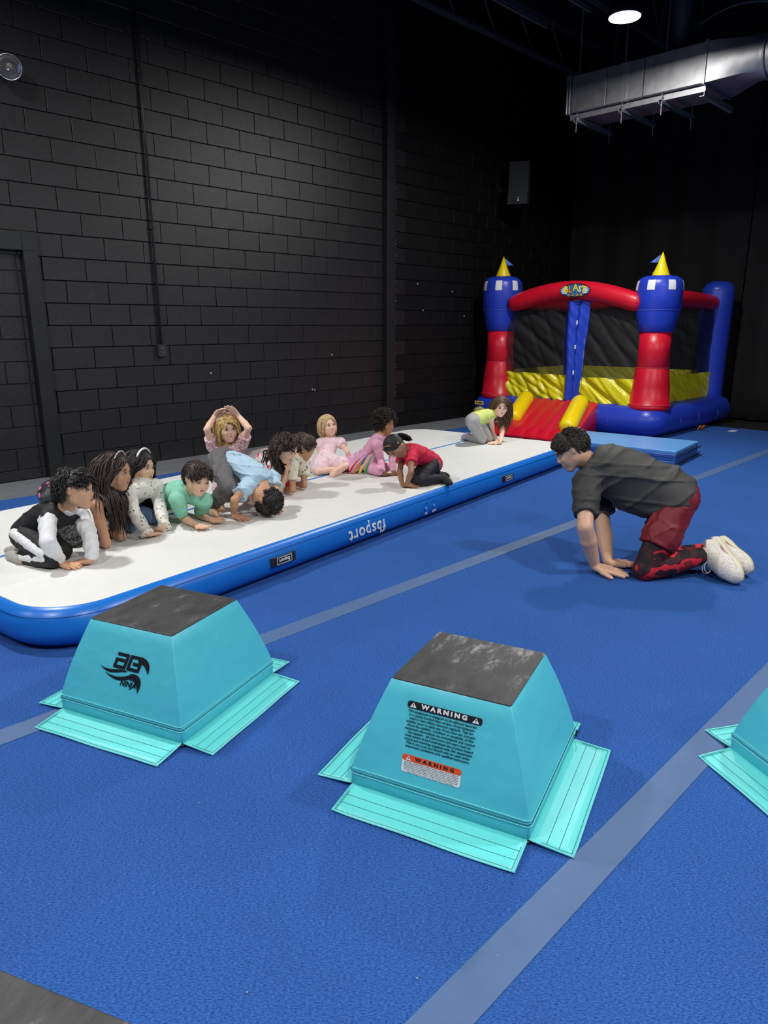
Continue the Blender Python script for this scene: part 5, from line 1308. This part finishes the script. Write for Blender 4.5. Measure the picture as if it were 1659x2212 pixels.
p_camo = ramp_mat('print_red_camouflage', 'noise', 8.5, [(0, lin(18, 12, 16)), (.45, lin(62, 14, 26)), (.515, lin(24, 14, 18)), (.54, lin(200, 24, 46)), (.62, lin(120, 16, 32))], vec=(1, 1, 1.6), detail=1)
p_reddot = ramp_mat('print_red_specks', 'voronoi', 40, [(0, lin(240, 170, 185)), (.10, lin(206, 30, 66))])
p_leopard = ramp_mat('print_black_specks', 'voronoi', 60, [(0, lin(200, 190, 200)), (.2, lin(24, 20, 28))])

# ================================================================ PEOPLE
def bunch(c, C, R, rad, m, name, k=.004, amp=.004, infl=0, vox=.006, seed=3, wl=.04, planes=()):
    F_ = Field(np.asarray(C)-max(rad)*1.3, np.asarray(C)+max(rad)*1.3, vox); F_.add(el(C, R, V(*rad)), k)
    X = F_.grid()
    for q, nn in planes: F_.a = np.maximum(F_.a, plane_sd(X, q, nn))
    F_.a = F_.a+folds(X, amp, wl, seed).astype(np.float32)
    v, f = F_.mesh(); return np_mesh(name, v, f, m, c['root'], c['loc'])
def arc_band(c, m, name, y, zt, w_, r, hgt=.015, a0=-1.35, a1=1.35, back=0.0, bumps=0):
    pts = []
    for a in np.linspace(a0, a1, 24):
        pts.append(c['T']((.355+w_)*math.sin(a), y-back*abs(math.cos(a)), .10+(.385+w_+zt)*math.cos(a))-c['loc'])
    m_ = MB().tube(pts, r, 8)
    if bumps:
        for i in range(bumps):
            q = pts[int(i*23/(bumps-1))]; m_.ell(q, np.eye(3), V(r, r, r)*2.1, 6, 5)
    return m_.obj(name, m, c['root'], True)
UP = V(0, 0, 1)
vr = V(math.sin(YAW), -math.cos(YAW), 0); vf = V(math.cos(YAW), math.sin(YAW), 0)   # view right / forward on the floor

# A: boy in black and white hoodie
def exA(c):
    # white collar lining, hood lying on the back, white sleeves and side stripes
    J = c['J']; h = c['h']
    back = -c['fr'][.92][1][:, 1]
    hood_c = c['N']+back*.082-c['ax']*.030
    R = c['fr'][.92][1]
    bunch(c, hood_c, R, (.092, .052, .066), c_dgrey, 'hood', amp=.006)
    garment(c, 'collar', c_white, prims=[(rc(c['N']-c['ax']*.01, c['N']+c['ax']*.03, .044, .047), .01)], parts=[(c['N']+c['ax']*.028, c['ax'])], amp=.001, vox=.005)
    for s in 'R':
        Q, Kn, A = J['Q'+s], J['K'+s], J['A'+s]; side = nrm(J['QR']-J['QL'])
        o = .036
        ua_ = nrm(Kn-Q); sd1 = nrm(side-ua_*(side@ua_)); sd1 = nrm(sd1-vf*.25); ub_ = nrm(A-Kn); sd2 = nrm(side-ub_*(side@ub_))
        a = Q+sd1*.060-ua_*.02; b = Kn+sd1*.042-ua_*.015; m_ = (Kn+A)/2+sd2*.036; e_ = A+sd2*.026
        o = 0
        for nm_, pts in (('side_stripe', [(a, .026), ((a+b)/2+side*.006, .024), (b, .022)]), ('side_stripe', [(Kn+sd2*.040, .018), (m_, .020), (e_, .018)])):
            pr = [(rc(pts[i][0], pts[i+1][0], pts[i][1], pts[i+1][1]), .01) for i in range(len(pts)-1)]
            garment(c, nm_, c_white, prims=pr, amp=.002, vox=.005, wl=.03)
build_person('A', 1.14, 'boy with wavy black hair in black hoodie with white sleeves, leftmost on the track', sk_tan, wear=(
    dict(name='hoodie', m=c_black, torso=(-.15, 1), infl=.016, seed=1, neckcut=.0, amp=.004, wl=.07),
    dict(name='sleeves', m=c_white, sleeve=1.93, infl=.012, seed=2, amp=.0045, wl=.05, sl_infl=.012),
    dict(name='cuffs', m=c_white, prims=None or [(rc(V(*POSES['A']['W'+s])+nrm(V(*POSES['A']['E'+s])-V(*POSES['A']['W'+s]))*.012, V(*POSES['A']['W'+s])+nrm(V(*POSES['A']['E'+s])-V(*POSES['A']['W'+s]))*.035, .027), .003) for s in 'RL'], amp=.001, wl=.02, vox=.005),
    dict(name='trousers', m=c_black, torso=(None, .22), legs=1.97, infl=.014, seed=4, amp=.0035, wl=.07),
    dict(name='socks', m=c_sockg, foot=True, infl=.004, amp=.001)),
    hair=dict(m=hr_black, cap=.055, style='short', n=650, length=.050, width=.0042, wave=.025, freq=26, fringe=.9, lift=.38, jit=.14, hairline=.28, gravity=.25, back_low=-.24, side_low=.10, curl=.012), extra=exA)

# B: long-haired girl on her elbows
def exB(c):
    arc_band(c, mat('hair_band_beads', lin(200, 200, 205), rough=.3), 'hair_band', .12, .03, .055, .0022, bumps=15)
build_person('B', 1.22, 'girl with long dark brown hair and beaded headband leaning on her elbows', sk_tan2, wear=(
    dict(name='top', m=p_stripe, torso=(.28, 1), infl=.008, neckcut=-.02, seed=3, yoke=False),
    dict(name='skirt', m=p_navyfl, torso=(-.3, .34), legs=.55, infl=.016, leg_infl=.014, seed=5, amp=.003),
    dict(name='leggings', m=p_knit, legs=1.9, infl=.006, seed=6), dict(name='socks', m=c_black, foot=True, infl=.004, amp=.001)),
    hair=dict(m=hr_dbrown, cap=.05, style='long', n=800, length=.36, width=.0036, tuck=.10, wave=.02, freq=9, gravity=.9, hairline=.30, back_low=-.36, side_low=-.30, face_w=.27), extra=exB)

# C: girl with white headband
def exC(c):
    arc_band(c, mat('headband_white', lin(225, 228, 232), rough=.35), 'headband', .10, .03, .06, .0065)
    for s in 'RL':
        J = c['J']; W_, E_ = J['W'+s], J['E'+s]; d = nrm(W_-E_)
        pr = [(rc(W_-d*.035, W_+d*.008, .024, .040), .003)]
        garment(c, 'sleeve_frill', p_bows, prims=pr, parts=[(W_+d*.006, d)], amp=.005, wl=.02, vox=.005)
build_person('C', 1.16, 'girl with straight black hair, white headband and white bow-print top, kneeling', sk_light, wear=(
    dict(name='top', m=p_bows, torso=(.0, 1), sleeve=1.86, infl=.009, seed=7, amp=.003, sl_infl=.011),
    dict(name='jeans', m=c_denim, torso=(None, .2), legs=1.9, infl=.007, seed=8), dict(name='socks', m=c_sockw, foot=True, infl=.004, amp=.001)),
    hair=dict(m=hr_black, cap=.055, style='long', n=850, length=.34, width=.0036, tuck=.06, gravity=.95, hairline=.29, back_low=-.36, side_low=-.30, face_w=.25), extra=exC)

# D: boy in mint shirt lying on his elbows
def exD(c):
    f_ = c['fr'][.8][1][:, 1]; C0 = c['fr'][.8][0]+f_*(c['fr'][.8][3]+.004); s_ = c['fr'][.8][1][:, 0]; a_ = c['fr'][.8][1][:, 2]
    R = np.stack([s_, a_, f_], 1)
    MB().ell(C0-c['loc'], R, V(.045, .03, .008), 14, 6).obj('shirt_print', mat('shirt_print', lin(46, 66, 72), rough=.7), c['root'], True)
build_person('D', 1.10, 'smiling boy with short dark hair in mint green t-shirt, lying on his elbows', sk_light, wear=(
    dict(name='t_shirt', m=c_green, torso=(-.02, 1), sleeve=.78, infl=.010, sl_infl=.016, seed=9, amp=.0035),
    dict(name='trousers', m=c_dgrey, torso=(None, .16), legs=1.9, infl=.007, seed=10), dict(name='socks', m=c_sockg, foot=True, infl=.004, amp=.001)),
    hair=dict(m=hr_dbrown, cap=.07, style='short', n=700, length=.045, width=.0036, fringe=.9, gravity=.3, lift=.05, hairline=.24, back_low=-.25, side_low=.06), eyes='narrow',
    hands=dict(R=dict(n=UP, curl=.12, spread=1.1), L=dict(n=UP, curl=.12, spread=1.1)), mouth='closed', extra=exD)

# F: blonde girl with raised arms (kneels behind the boy bending down)
def exF(c):
    arc_band(c, mat('headband_silver', lin(160, 160, 168), rough=.3), 'headband', -.06, .03, .075, .0055)
build_person('F', 1.08, 'blonde girl in pink patterned dress with both arms raised over her head', sk_fair, wear=(
    dict(name='dress', m=p_pinkpat, torso=(None, 1), sleeve=.50, legs=.75, infl=.010, leg_infl=.022, sl_infl=.014, seed=11, amp=.004, neckcut=-.03),
    dict(name='socks', m=mat('sock_olive', lin(150, 152, 120), rough=.8), foot=True, infl=.004, amp=.001)),
    hair=dict(m=hr_blonde, cap=.055, style='bob', n=800, length=.14, width=.0034, gravity=.7, hairline=.30, back_low=-.36, side_low=-.34, wave=.012, freq=20, face_w=.275, part=.2),
    hands=dict(R=dict(n=nrm(V(*(-vf))*.5+vr*.8-UP*.2), curl=.18, spread=1.2, thumb=1.2), L=dict(n=nrm(-vf*.9-vr*.5-UP*.1), curl=.12, spread=1.3, thumb=1.2)), eye_c=mat('eye_dark_blue', lin(40, 46, 60), rough=.15), brow=mat('brow_light', lin(150, 112, 80), rough=.8), lip=mat('lips_pink', lin(206, 122, 112), rough=.45), extra=exF)

# E: boy bending forward, head down
build_person('E', 1.14, 'boy in pale blue t-shirt and grey jeans bending over with head hanging down', sk_tan2, wear=(
    dict(name='t_shirt', m=c_lblue, torso=(.14, 1), sleeve=.62, infl=.012, sl_infl=.018, seed=12, amp=.008, wl=.07, dirn=V(.3, -.3, .8)),
    dict(name='jeans', m=c_jeans, torso=(None, .10), legs=1.93, infl=.010, seed=13, amp=.009, wl=.05), dict(name='socks', m=mat('sock_pale', lin(170, 172, 150), rough=.8), foot=True, infl=.004, amp=.001)),
    hair=dict(m=hr_black, cap=.06, style='short', n=700, length=.022, width=.0036, jit=.02, comb=(0, -.8, -.6), fringe=.5, gravity=.1, hairline=.26, back_low=-.34), hands=dict(R=dict(spread=1.4), L=dict(spread=1.4)))

# G, H: two children side by side on their elbows
build_person('G', 1.12, 'girl with wavy dark hair in white floral top resting her cheek on one hand', sk_light, wear=(
    dict(name='top', m=p_floralw, torso=(-.05, 1), sleeve=.62, infl=.010, sl_infl=.020, seed=14, amp=.003),
    dict(name='leggings', m=c_red, torso=(None, .18), legs=1.9, infl=.006, seed=15), dict(name='socks', m=c_sockw, foot=True, infl=.004, amp=.001)),
    hair=dict(m=hr_dbrown, cap=.06, style='long', n=750, length=.20, width=.0042, jit=.1, tuck=.05, wave=.05, freq=14, gravity=.8, hairline=.32, back_low=-.38, side_low=-.32, face_w=.25, curl=.015),
    hands=dict(L=dict(n=nrm(-vf*.1-vr*.5+UP*.6), curl=.2)))
build_person('H', 1.06, 'child with short brown hair in cream floral shirt leaning on both elbows', sk_tan2, wear=(
    dict(name='shirt', m=p_floralg, torso=(-.02, 1), sleeve=.58, infl=.010, sl_infl=.018, seed=16, amp=.003),
    dict(name='trousers', m=c_red, torso=(None, .14), legs=1.9, infl=.010, seed=17), dict(name='socks', m=c_sockw, foot=True, infl=.004, amp=.001)),
    hair=dict(m=hair_mat('hair_mid_brown', lin(34, 26, 22), lin(98, 80, 68)), cap=.065, style='short', n=750, length=.05, width=.0036, fringe=.9, gravity=.3, lift=.02, hairline=.24, back_low=-.30))

# I: seated blonde toddler
def skirt_prims(c, cen, pts, r0, r1):
    return [(rc(cen, p, r0, r1), .03) for p in pts]
def exI(c):
    J = c['J']; P = J['P']
    pts = [P+vr*x+vf*y-UP*z for x, y, z in ((-.14, -.02, .02), (-.10, -.11, .0), (.0, -.06, .01), (.13, -.0, .02), (.10, .06, .02), (-.10, .08, .0))]
    garment(c, 'dress_skirt', p_pinkdot, prims=[(rc(P+c['ax']*.03, V(p[0], p[1], c['bz']+.045), .066, .036), .04) for p in pts]+[(rc(J['Q'+s], J['Q'+s]+(J['K'+s]-J['Q'+s])*.72+UP*.012, .066, .062), .03) for s in 'RL'], amp=.006, wl=.05, seed=2)
build_person('I', .94, 'small blonde toddler in pale pink dress sitting on the track, leaning on her hands', sk_fair, hh=.178, wear=(
    dict(name='dress', m=p_pinkdot, torso=(.02, 1), sleeve=.40, infl=.009, sl_infl=.014, seed=18, amp=.003, neckcut=-.04),),
    hair=dict(m=hr_lblonde, cap=.045, style='bob', n=700, length=.095, width=.0034, gravity=.7, hairline=.34, back_low=-.36, side_low=-.30, face_w=.29, part=.05),
    brow=mat('brow_light', lin(150, 112, 80), rough=.8), lip=mat('lips_pink', lin(206, 122, 112), rough=.45), extra=exI)

# J: girl with curly hair, pink dress and rainbow ribbons
def exJ(c):
    J = c['J']; P = J['P']; z = c['bz']
    fl_ = [vr*a+vf*b for a, b in ((-.25, .03), (-.22, -.06), (-.12, -.13), (.02, -.15), (.10, -.10), (.13, .0), (-.12, .12), (.0, .12))]
    garment(c, 'tulle_skirt', mat('tulle_pink', lin(224, 170, 204), rough=.75, bump=(60, .5, .004)), prims=[(rc(P+c['ax']*.10, V(P[0]+q[0], P[1]+q[1], z+.035), .070, .028), .03) for q in fl_], amp=.010, wl=.045, seed=4, dirn=vr)
    cols = ((214, 40, 30), (236, 140, 40), (232, 220, 90), (70, 160, 90), (60, 90, 190))
    top = P+c['ax']*.17-vf*.075+vr*.06
    for i, cc in enumerate(cols):
        m_ = mat('ribbon_%s' % ('red', 'orange', 'yellow', 'green', 'blue')[i], lin(*cc), rough=.6)
        end = V(P[0], P[1], 0)+vr*(-.15+.045*i*(1 if i < 4 else .6))-vf*(.155+.012*i); e = V(end[0], end[1], z+(.012 if i < 4 else .09))
        P_ = np.zeros((10, 3, 3))
        for a in range(10):
            u = a/9; q = top*(1-u)+e*u+vr*(-.028*math.sin(u*math.pi))+UP*.045*math.sin(u*math.pi)-vf*.035*math.sin(u*math.pi)
            for b in range(3): P_[a, b] = q+(vr*.6+UP*.35)*(.016*(.5+u))*(b-1)+vr*.010*i*(1-u)
        o = mesh_obj('ribbon', P_.reshape(-1, 3)-c['loc'], [(i_*3+j, i_*3+j+1, (i_+1)*3+j+1, (i_+1)*3+j) for i_ in range(9) for j in range(2)], m_, c['root'], True)
        s_ = o.modifiers.new('s', 'SOLIDIFY'); s_.thickness = .003; o['label'] = ('red', 'orange', 'yellow', 'green', 'blue')[i]+' ribbon of the rainbow skirt'
build_person('J', 1.02, 'girl with curly black hair in pink dress with rainbow ribbons, kneeling', sk_brown, wear=(
    dict(name='dress_top', m=c_pink, torso=(.1, 1), sleeve=1.94, infl=.009, sl_infl=.009, seed=19, amp=.003, wl=.04),
    dict(name='leggings', m=c_pink, torso=(None, .15), legs=1.85, infl=.005, seed=20)),
    hair=dict(m=hr_curl, cap=.095, style='afro', n=900, length=.042, width=.0036, jit=.3, curl=.035, wave=.02, freq=55, gravity=.1, lift=1.0, hairline=.26, back_low=-.34, side_low=-.22, face_w=.31), extra=exJ)

# K: girl with ponytail in red top
def exK(c):
    arc_band(c, mat('headband_gold', lin(150, 120, 90), rough=.4), 'headband', .16, .02, .045, .0035)
    T = c['T']; tp = MB(); r = np.random.default_rng(9)
    root_p = T(.02, -.44, .30)
    V_ = []
    for i in range(70):
        a = r.uniform(0, 6.28); o = V(math.cos(a), math.sin(a), 0)*.02; pts = []
        for u in np.linspace(0, 1, 9):
            x = T(.02, -.42-.15*math.sin(u*2.9), -.12+.02*math.sin(u*3)-.36*u*u)
            pts.append(x+(c['HR']@V(o[0], 0, o[1]))*(.35+1.8*math.sin(u*2.6)+.2)+r.normal(size=3)*.0015)
        tp.tube(np.array(pts)-c['loc'], np.array([.003]+[.0042]*6+[.003, .001]), 5)
    t_ = tp.obj('ponytail', hr_black, c['root'], True)
    MB().tube([T(.02+.09*math.cos(a), -.46, -.12+.09*math.sin(a))-c['loc'] for a in np.linspace(0, 6.28, 13)[:-1]], .008, 6, closed=True).obj('hair_tie', c_red, c['root'], True)
    J = c['J']
    for s in 'RL':
        S, E = J['S'+s], J['E'+s]; q = S+(E-S)*.36
        garment(c, 'sleeve_frill', p_reddot, prims=[(rc(S+(E-S)*.05, q, .036, .046), .003)], parts=[(q, E-S)], amp=.005, wl=.025, vox=.005)
build_person('K', 1.04, 'girl with black ponytail in red top and black leggings crawling near the track edge', sk_dark, wear=(
    dict(name='top', m=p_reddot, torso=(-.12, 1), sleeve=.36, infl=.011, sl_infl=.015, seed=21, amp=.004),
    dict(name='leggings', m=c_navy, torso=(None, .16), legs=1.94, infl=.008, seed=22, amp=.003), dict(name='socks', m=c_black, foot=True, infl=.005, amp=.001)),
    hair=dict(m=hr_black, cap=.05, style='tail', n=650, length=.09, width=.0034, jit=.03, gravity=.0, hairline=.33, back_low=-.32, face_w=.27, side_low=-.12), extra=exK)

# L: girl at the far end in lime top
def exL(c):
    back = -c['fr'][.8][1][:, 1]
    pr = []
    b0 = c['N']+back*.05+c['ax']*.01; b1_ = c['fr'][.4][0]+back*.085
    garment(c, 'bow', mat('bow_gold_black', lin(120, 116, 60), rough=.4, noise=(80, .9)), prims=[(rc(b0, b1_-c['sP']*.05, .012, .030), .004), (rc(b0, b1_+c['sP']*.05, .012, .030), .004)], amp=.006, wl=.03, vox=.006)
    f_ = -back; C0 = c['fr'][.8][0]+f_*.06; R = c['fr'][.8][1]
    bunch(c, C0, R, (.065, .022, .05), p_leopard, 'top_front_panel', amp=.001)
build_person('L', 1.14, 'girl with long light brown hair in lime top crawling at far end of track', sk_fair, voxel=.005, wear=(
    dict(name='top', m=c_lime, torso=(-.02, .80), infl=.011, seed=23, amp=.003),
    dict(name='leggings', m=c_lgrey, torso=(None, .1), legs=1.93, infl=.008, seed=24, amp=.003), dict(name='socks', m=mat('sock_lilac', lin(176, 160, 190), rough=.8), foot=True, infl=.004, amp=.001)),
    hair=dict(m=hr_brown, cap=.055, style='long', n=650, length=.27, width=.0040, tuck=.06, gravity=.9, wave=.02, freq=12, hairline=.32, back_low=-.36, side_low=-.30, face_w=.26, part=.12), mouth='open', extra=exL)

# M: kneeling man
shoe_m = ramp_mat('shoe_knit', 'noise', 90, [(.35, lin(196, 190, 180)), (.62, lin(226, 220, 212))], const=False, rough=.7)
shoe_sole = mat('shoe_sole', lin(216, 210, 190), rough=.6, bump=(60, .4, .003)); shoe_pink = mat('shoe_overlay_pink', lin(176, 132, 138), rough=.5); shoe_grey = mat('shoe_overlay_silver', lin(150, 150, 150), rough=.4, metal=.3)
def shoe(c, s, lab):
    J = c['J']; A, T, Kn = J['A'+s], J['T'+s], J['K'+s]; f = nrm(T-A); shin = nrm(A-Kn)
    dn = nrm(shin-f*(shin@f)); sd = nrm(np.cross(f, dn)); R = np.stack([sd, f, dn], 1)  # x side, y toe, z sole direction
    O = A-dn*.012
    Q = lambda x, y, z: O+R@V(x, y, z)
    up_ = [(rc(Q(0, -.035, -.012), Q(0, -.04, .035), .040, .040), .02), (rc(Q(0, -.03, .01), Q(0, .10, .028), .046, .044), .03), (rc(Q(.006, .10, .034), Q(.004, .18, .044), .046, .038), .03), (rc(Q(0, .03, -.0), Q(0, .14, .018), .038, .034), .03), (rc(Q(-.012, .14, .052), Q(-.01, .19, .058), .034, .028), .03), (rc(Q(0, .01, -.015), Q(0, .07, .02), .036, .034), .02)]
    sh = garment(c, 'shoe', shoe_m, prims=up_, parts=[(Q(0, 0, -.040), -dn-f*.55), (Q(0, 0, .075), dn)], amp=.0008, wl=.02, vox=.0045, label=lab)
    # sole: two stacked slabs with grooves
    out = [(-.040, -.055), (-.046, 0), (-.040, .06), (-.048, .13), (-.044, .19), (-.022, .222), (.006, .230), (.034, .205), (.048, .15), (.042, .07), (.046, 0), (.040, -.055), (.022, -.078), (-.022, -.078)]
    if s == 'R': out = [(-x, y) for x, y in out][::-1]
    def slab(sc, z0, z1, m, name):
        n = len(out); o2 = []
        for i in range(n):
            for t in (0, .33, .66):
                p0, p1, p2, p3 = [V(*out[(i+k) % n]) for k in (-1, 0, 1, 2)]
                o2.append(.5*((2*p1)+(-p0+p2)*t+(2*p0-5*p1+4*p2-p3)*t*t+(-p0+3*p1-3*p2+p3)*t**3))
        P_ = []; n = len(o2); zs = ((z0, sc*.97), ((z0+z1)/2, sc*1.03), (z1, sc*.98))
        for z, k in zs: P_ += [Q(x*k, y*(1+(k-1)*.3), z-(.014*max(0, (y-.15)/.08)**1.5))-c['loc'] for x, y in o2]
        F_ = [tuple(range(n)), tuple(range(2*n, 3*n))[::-1]]+[(j*n+i, j*n+(i+1) % n, (j+1)*n+(i+1) % n, (j+1)*n+i) for j in (0, 1) for i in range(n)]
        return autosmooth(mesh_obj(name, P_, F_, m, sh), 50)
    slab(1.0, .062, .084, shoe_sole, 'midsole'); slab(.97, .084, .094, mat('outsole_cream', lin(200, 192, 160), rough=.7), 'outsole')
    gm = mat('outsole_groove', lin(120, 112, 98), rough=.8); g = MB()
    for y in np.linspace(-.05, .19, 9): g.tube([Q(-.032, y, .0945)-c['loc'], Q(0, y+.012, .0945)-c['loc'], Q(.032, y, .0945)-c['loc']], .0016, 4)
    g.obj('tread_groove', gm, sh)
    for sx in (-1, 1):
        k = sx*.0425
        def sw(pts, r, m, nm): MB().tube([Q(*p)-c['loc'] for p in pts], r, 6).obj(nm, m, sh, True)
        sw([(k*.80, -.055, .0), (k*.98, -.01, .035), (k*1.02, .06, .058), (k*1.02, .12, .062), (k*.8, .19, .06)], [.003, .006, .008, .006, .003], shoe_pink, 'overlay_stripe')
        sw([(k*.85, -.06, .03), (k*1.0, .0, .055), (k*1.03, .08, .064)], [.003, .004, .003], shoe_pink, 'overlay_stripe')
        for y in (.03, .055, .08, .105): sw([(k*.45, y, -.0), (k*.85, y+.004, .024), (k*.99, y-.01, .048)], [.003, .0028, .002], shoe_grey, 'overlay_rib')
    lc_ = mat('lace_white', lin(228, 226, 222), rough=.7)
    for i, y in enumerate((.035, .06, .085, .11)):
        MB().tube([Q(-.024, y, .002+.010*i)-c['loc'], Q(0, y+.012, -.014+.009*i)-c['loc'], Q(.024, y, .002+.010*i)-c['loc']], .0028, 6).obj('lace', lc_, sh, True)
    if s == 'L':
        b0 = Q(0, .055, -.028); a = np.linspace(0, 2*math.pi, 20)
        for k, (sx, rr, ph) in enumerate(((1, .032, 0), (-1, .026, .5))):
            pts = [b0-UP*(rr*1.25*(1-math.cos(t)))-vr*(.012+rr*.85*math.sin(t))*1+vf*(.01*sx*math.sin(t*.5)) for t in a]
            MB().tube(np.array(pts)-c['loc'], .0026, 6).obj('lace_loop', lc_, sh, True)
def exM(c):
    for s, lab in (('L', 'nearer off-white running shoe'), ('R', 'farther off-white running shoe')): shoe(c, s, lab)
    # mark on the shorts
    J = c['J']; Q, Kn = J['QL'], J['KL']; side = nrm(J['QL']-J['QR'])
    d = nrm(Kn-Q); n_ = nrm(-vf*.96+UP*.1); C0 = Q+d*.245
    ex = nrm(vr-n_*(vr@n_)); ey = np.cross(n_, ex)
    S_ = MB(); 
    shapes = ([(-.020, .012), (.024, .013), (.024, .009), (-.012, .006)], [(.024, .013), (.001, -.016), (-.005, -.012), (.014, .009)], [(.001, -.016), (-.018, -.012), (-.016, -.007), (-.002, -.010)], [(-.012, .002), (.004, -.001), (.002, -.004), (-.008, -.001)])
    # project mark on the cloth: radial distance from the thigh axis
    base = Q+d*((C0-Q)@d); 
    M_ = frame(base+n_*(.0785), ex, ey)
    for sp in shapes: S_.prism([(x*1.0, y*1.0) for x, y in sp], .0, .003)
    S_.v = [tuple(q-c['loc']) for q in put(S_.v, M_)]; S_.obj('shorts_logo', white_ink, c['root'])
build_person('M', 1.80, 'man in charcoal t-shirt and red shorts kneeling on hands on the blue carpet', sk_man, adult=True, voxel=.0052, hh=.232, wear=(
    dict(name='t_shirt', m=c_char, torso=(-.14, 1), sleeve=.72, infl=.028, sl_infl=.020, seed=31, amp=.013, wl=.12, neckcut=-.004, vox=.008, dirn=V(.2, .3, 1), drape=(.10, .62, .055)),
    dict(name='shorts', m=c_maroon, torso=(None, .12), legs=.66, infl=.010, leg_infl=.021, seed=32, amp=.010, wl=.08, vox=.008),
    dict(name='leggings', m=p_camo, torso=(None, .05), legs=1.86, infl=.004, seed=33, amp=.002, vox=.0065),),
    hair=dict(m=hair_mat('hair_man', lin(26, 21, 18), lin(70, 60, 50)), cap=.05, style='short', n=1000, length=.034, width=.0032, jit=.10, fringe=.9, gravity=.12, lift=.25, hairline=.30, back_low=-.22, side_low=.04, curl=.006, freq=30),
    hands=dict(R=dict(spread=.9), L=dict(spread=1.0)), extra=exM)
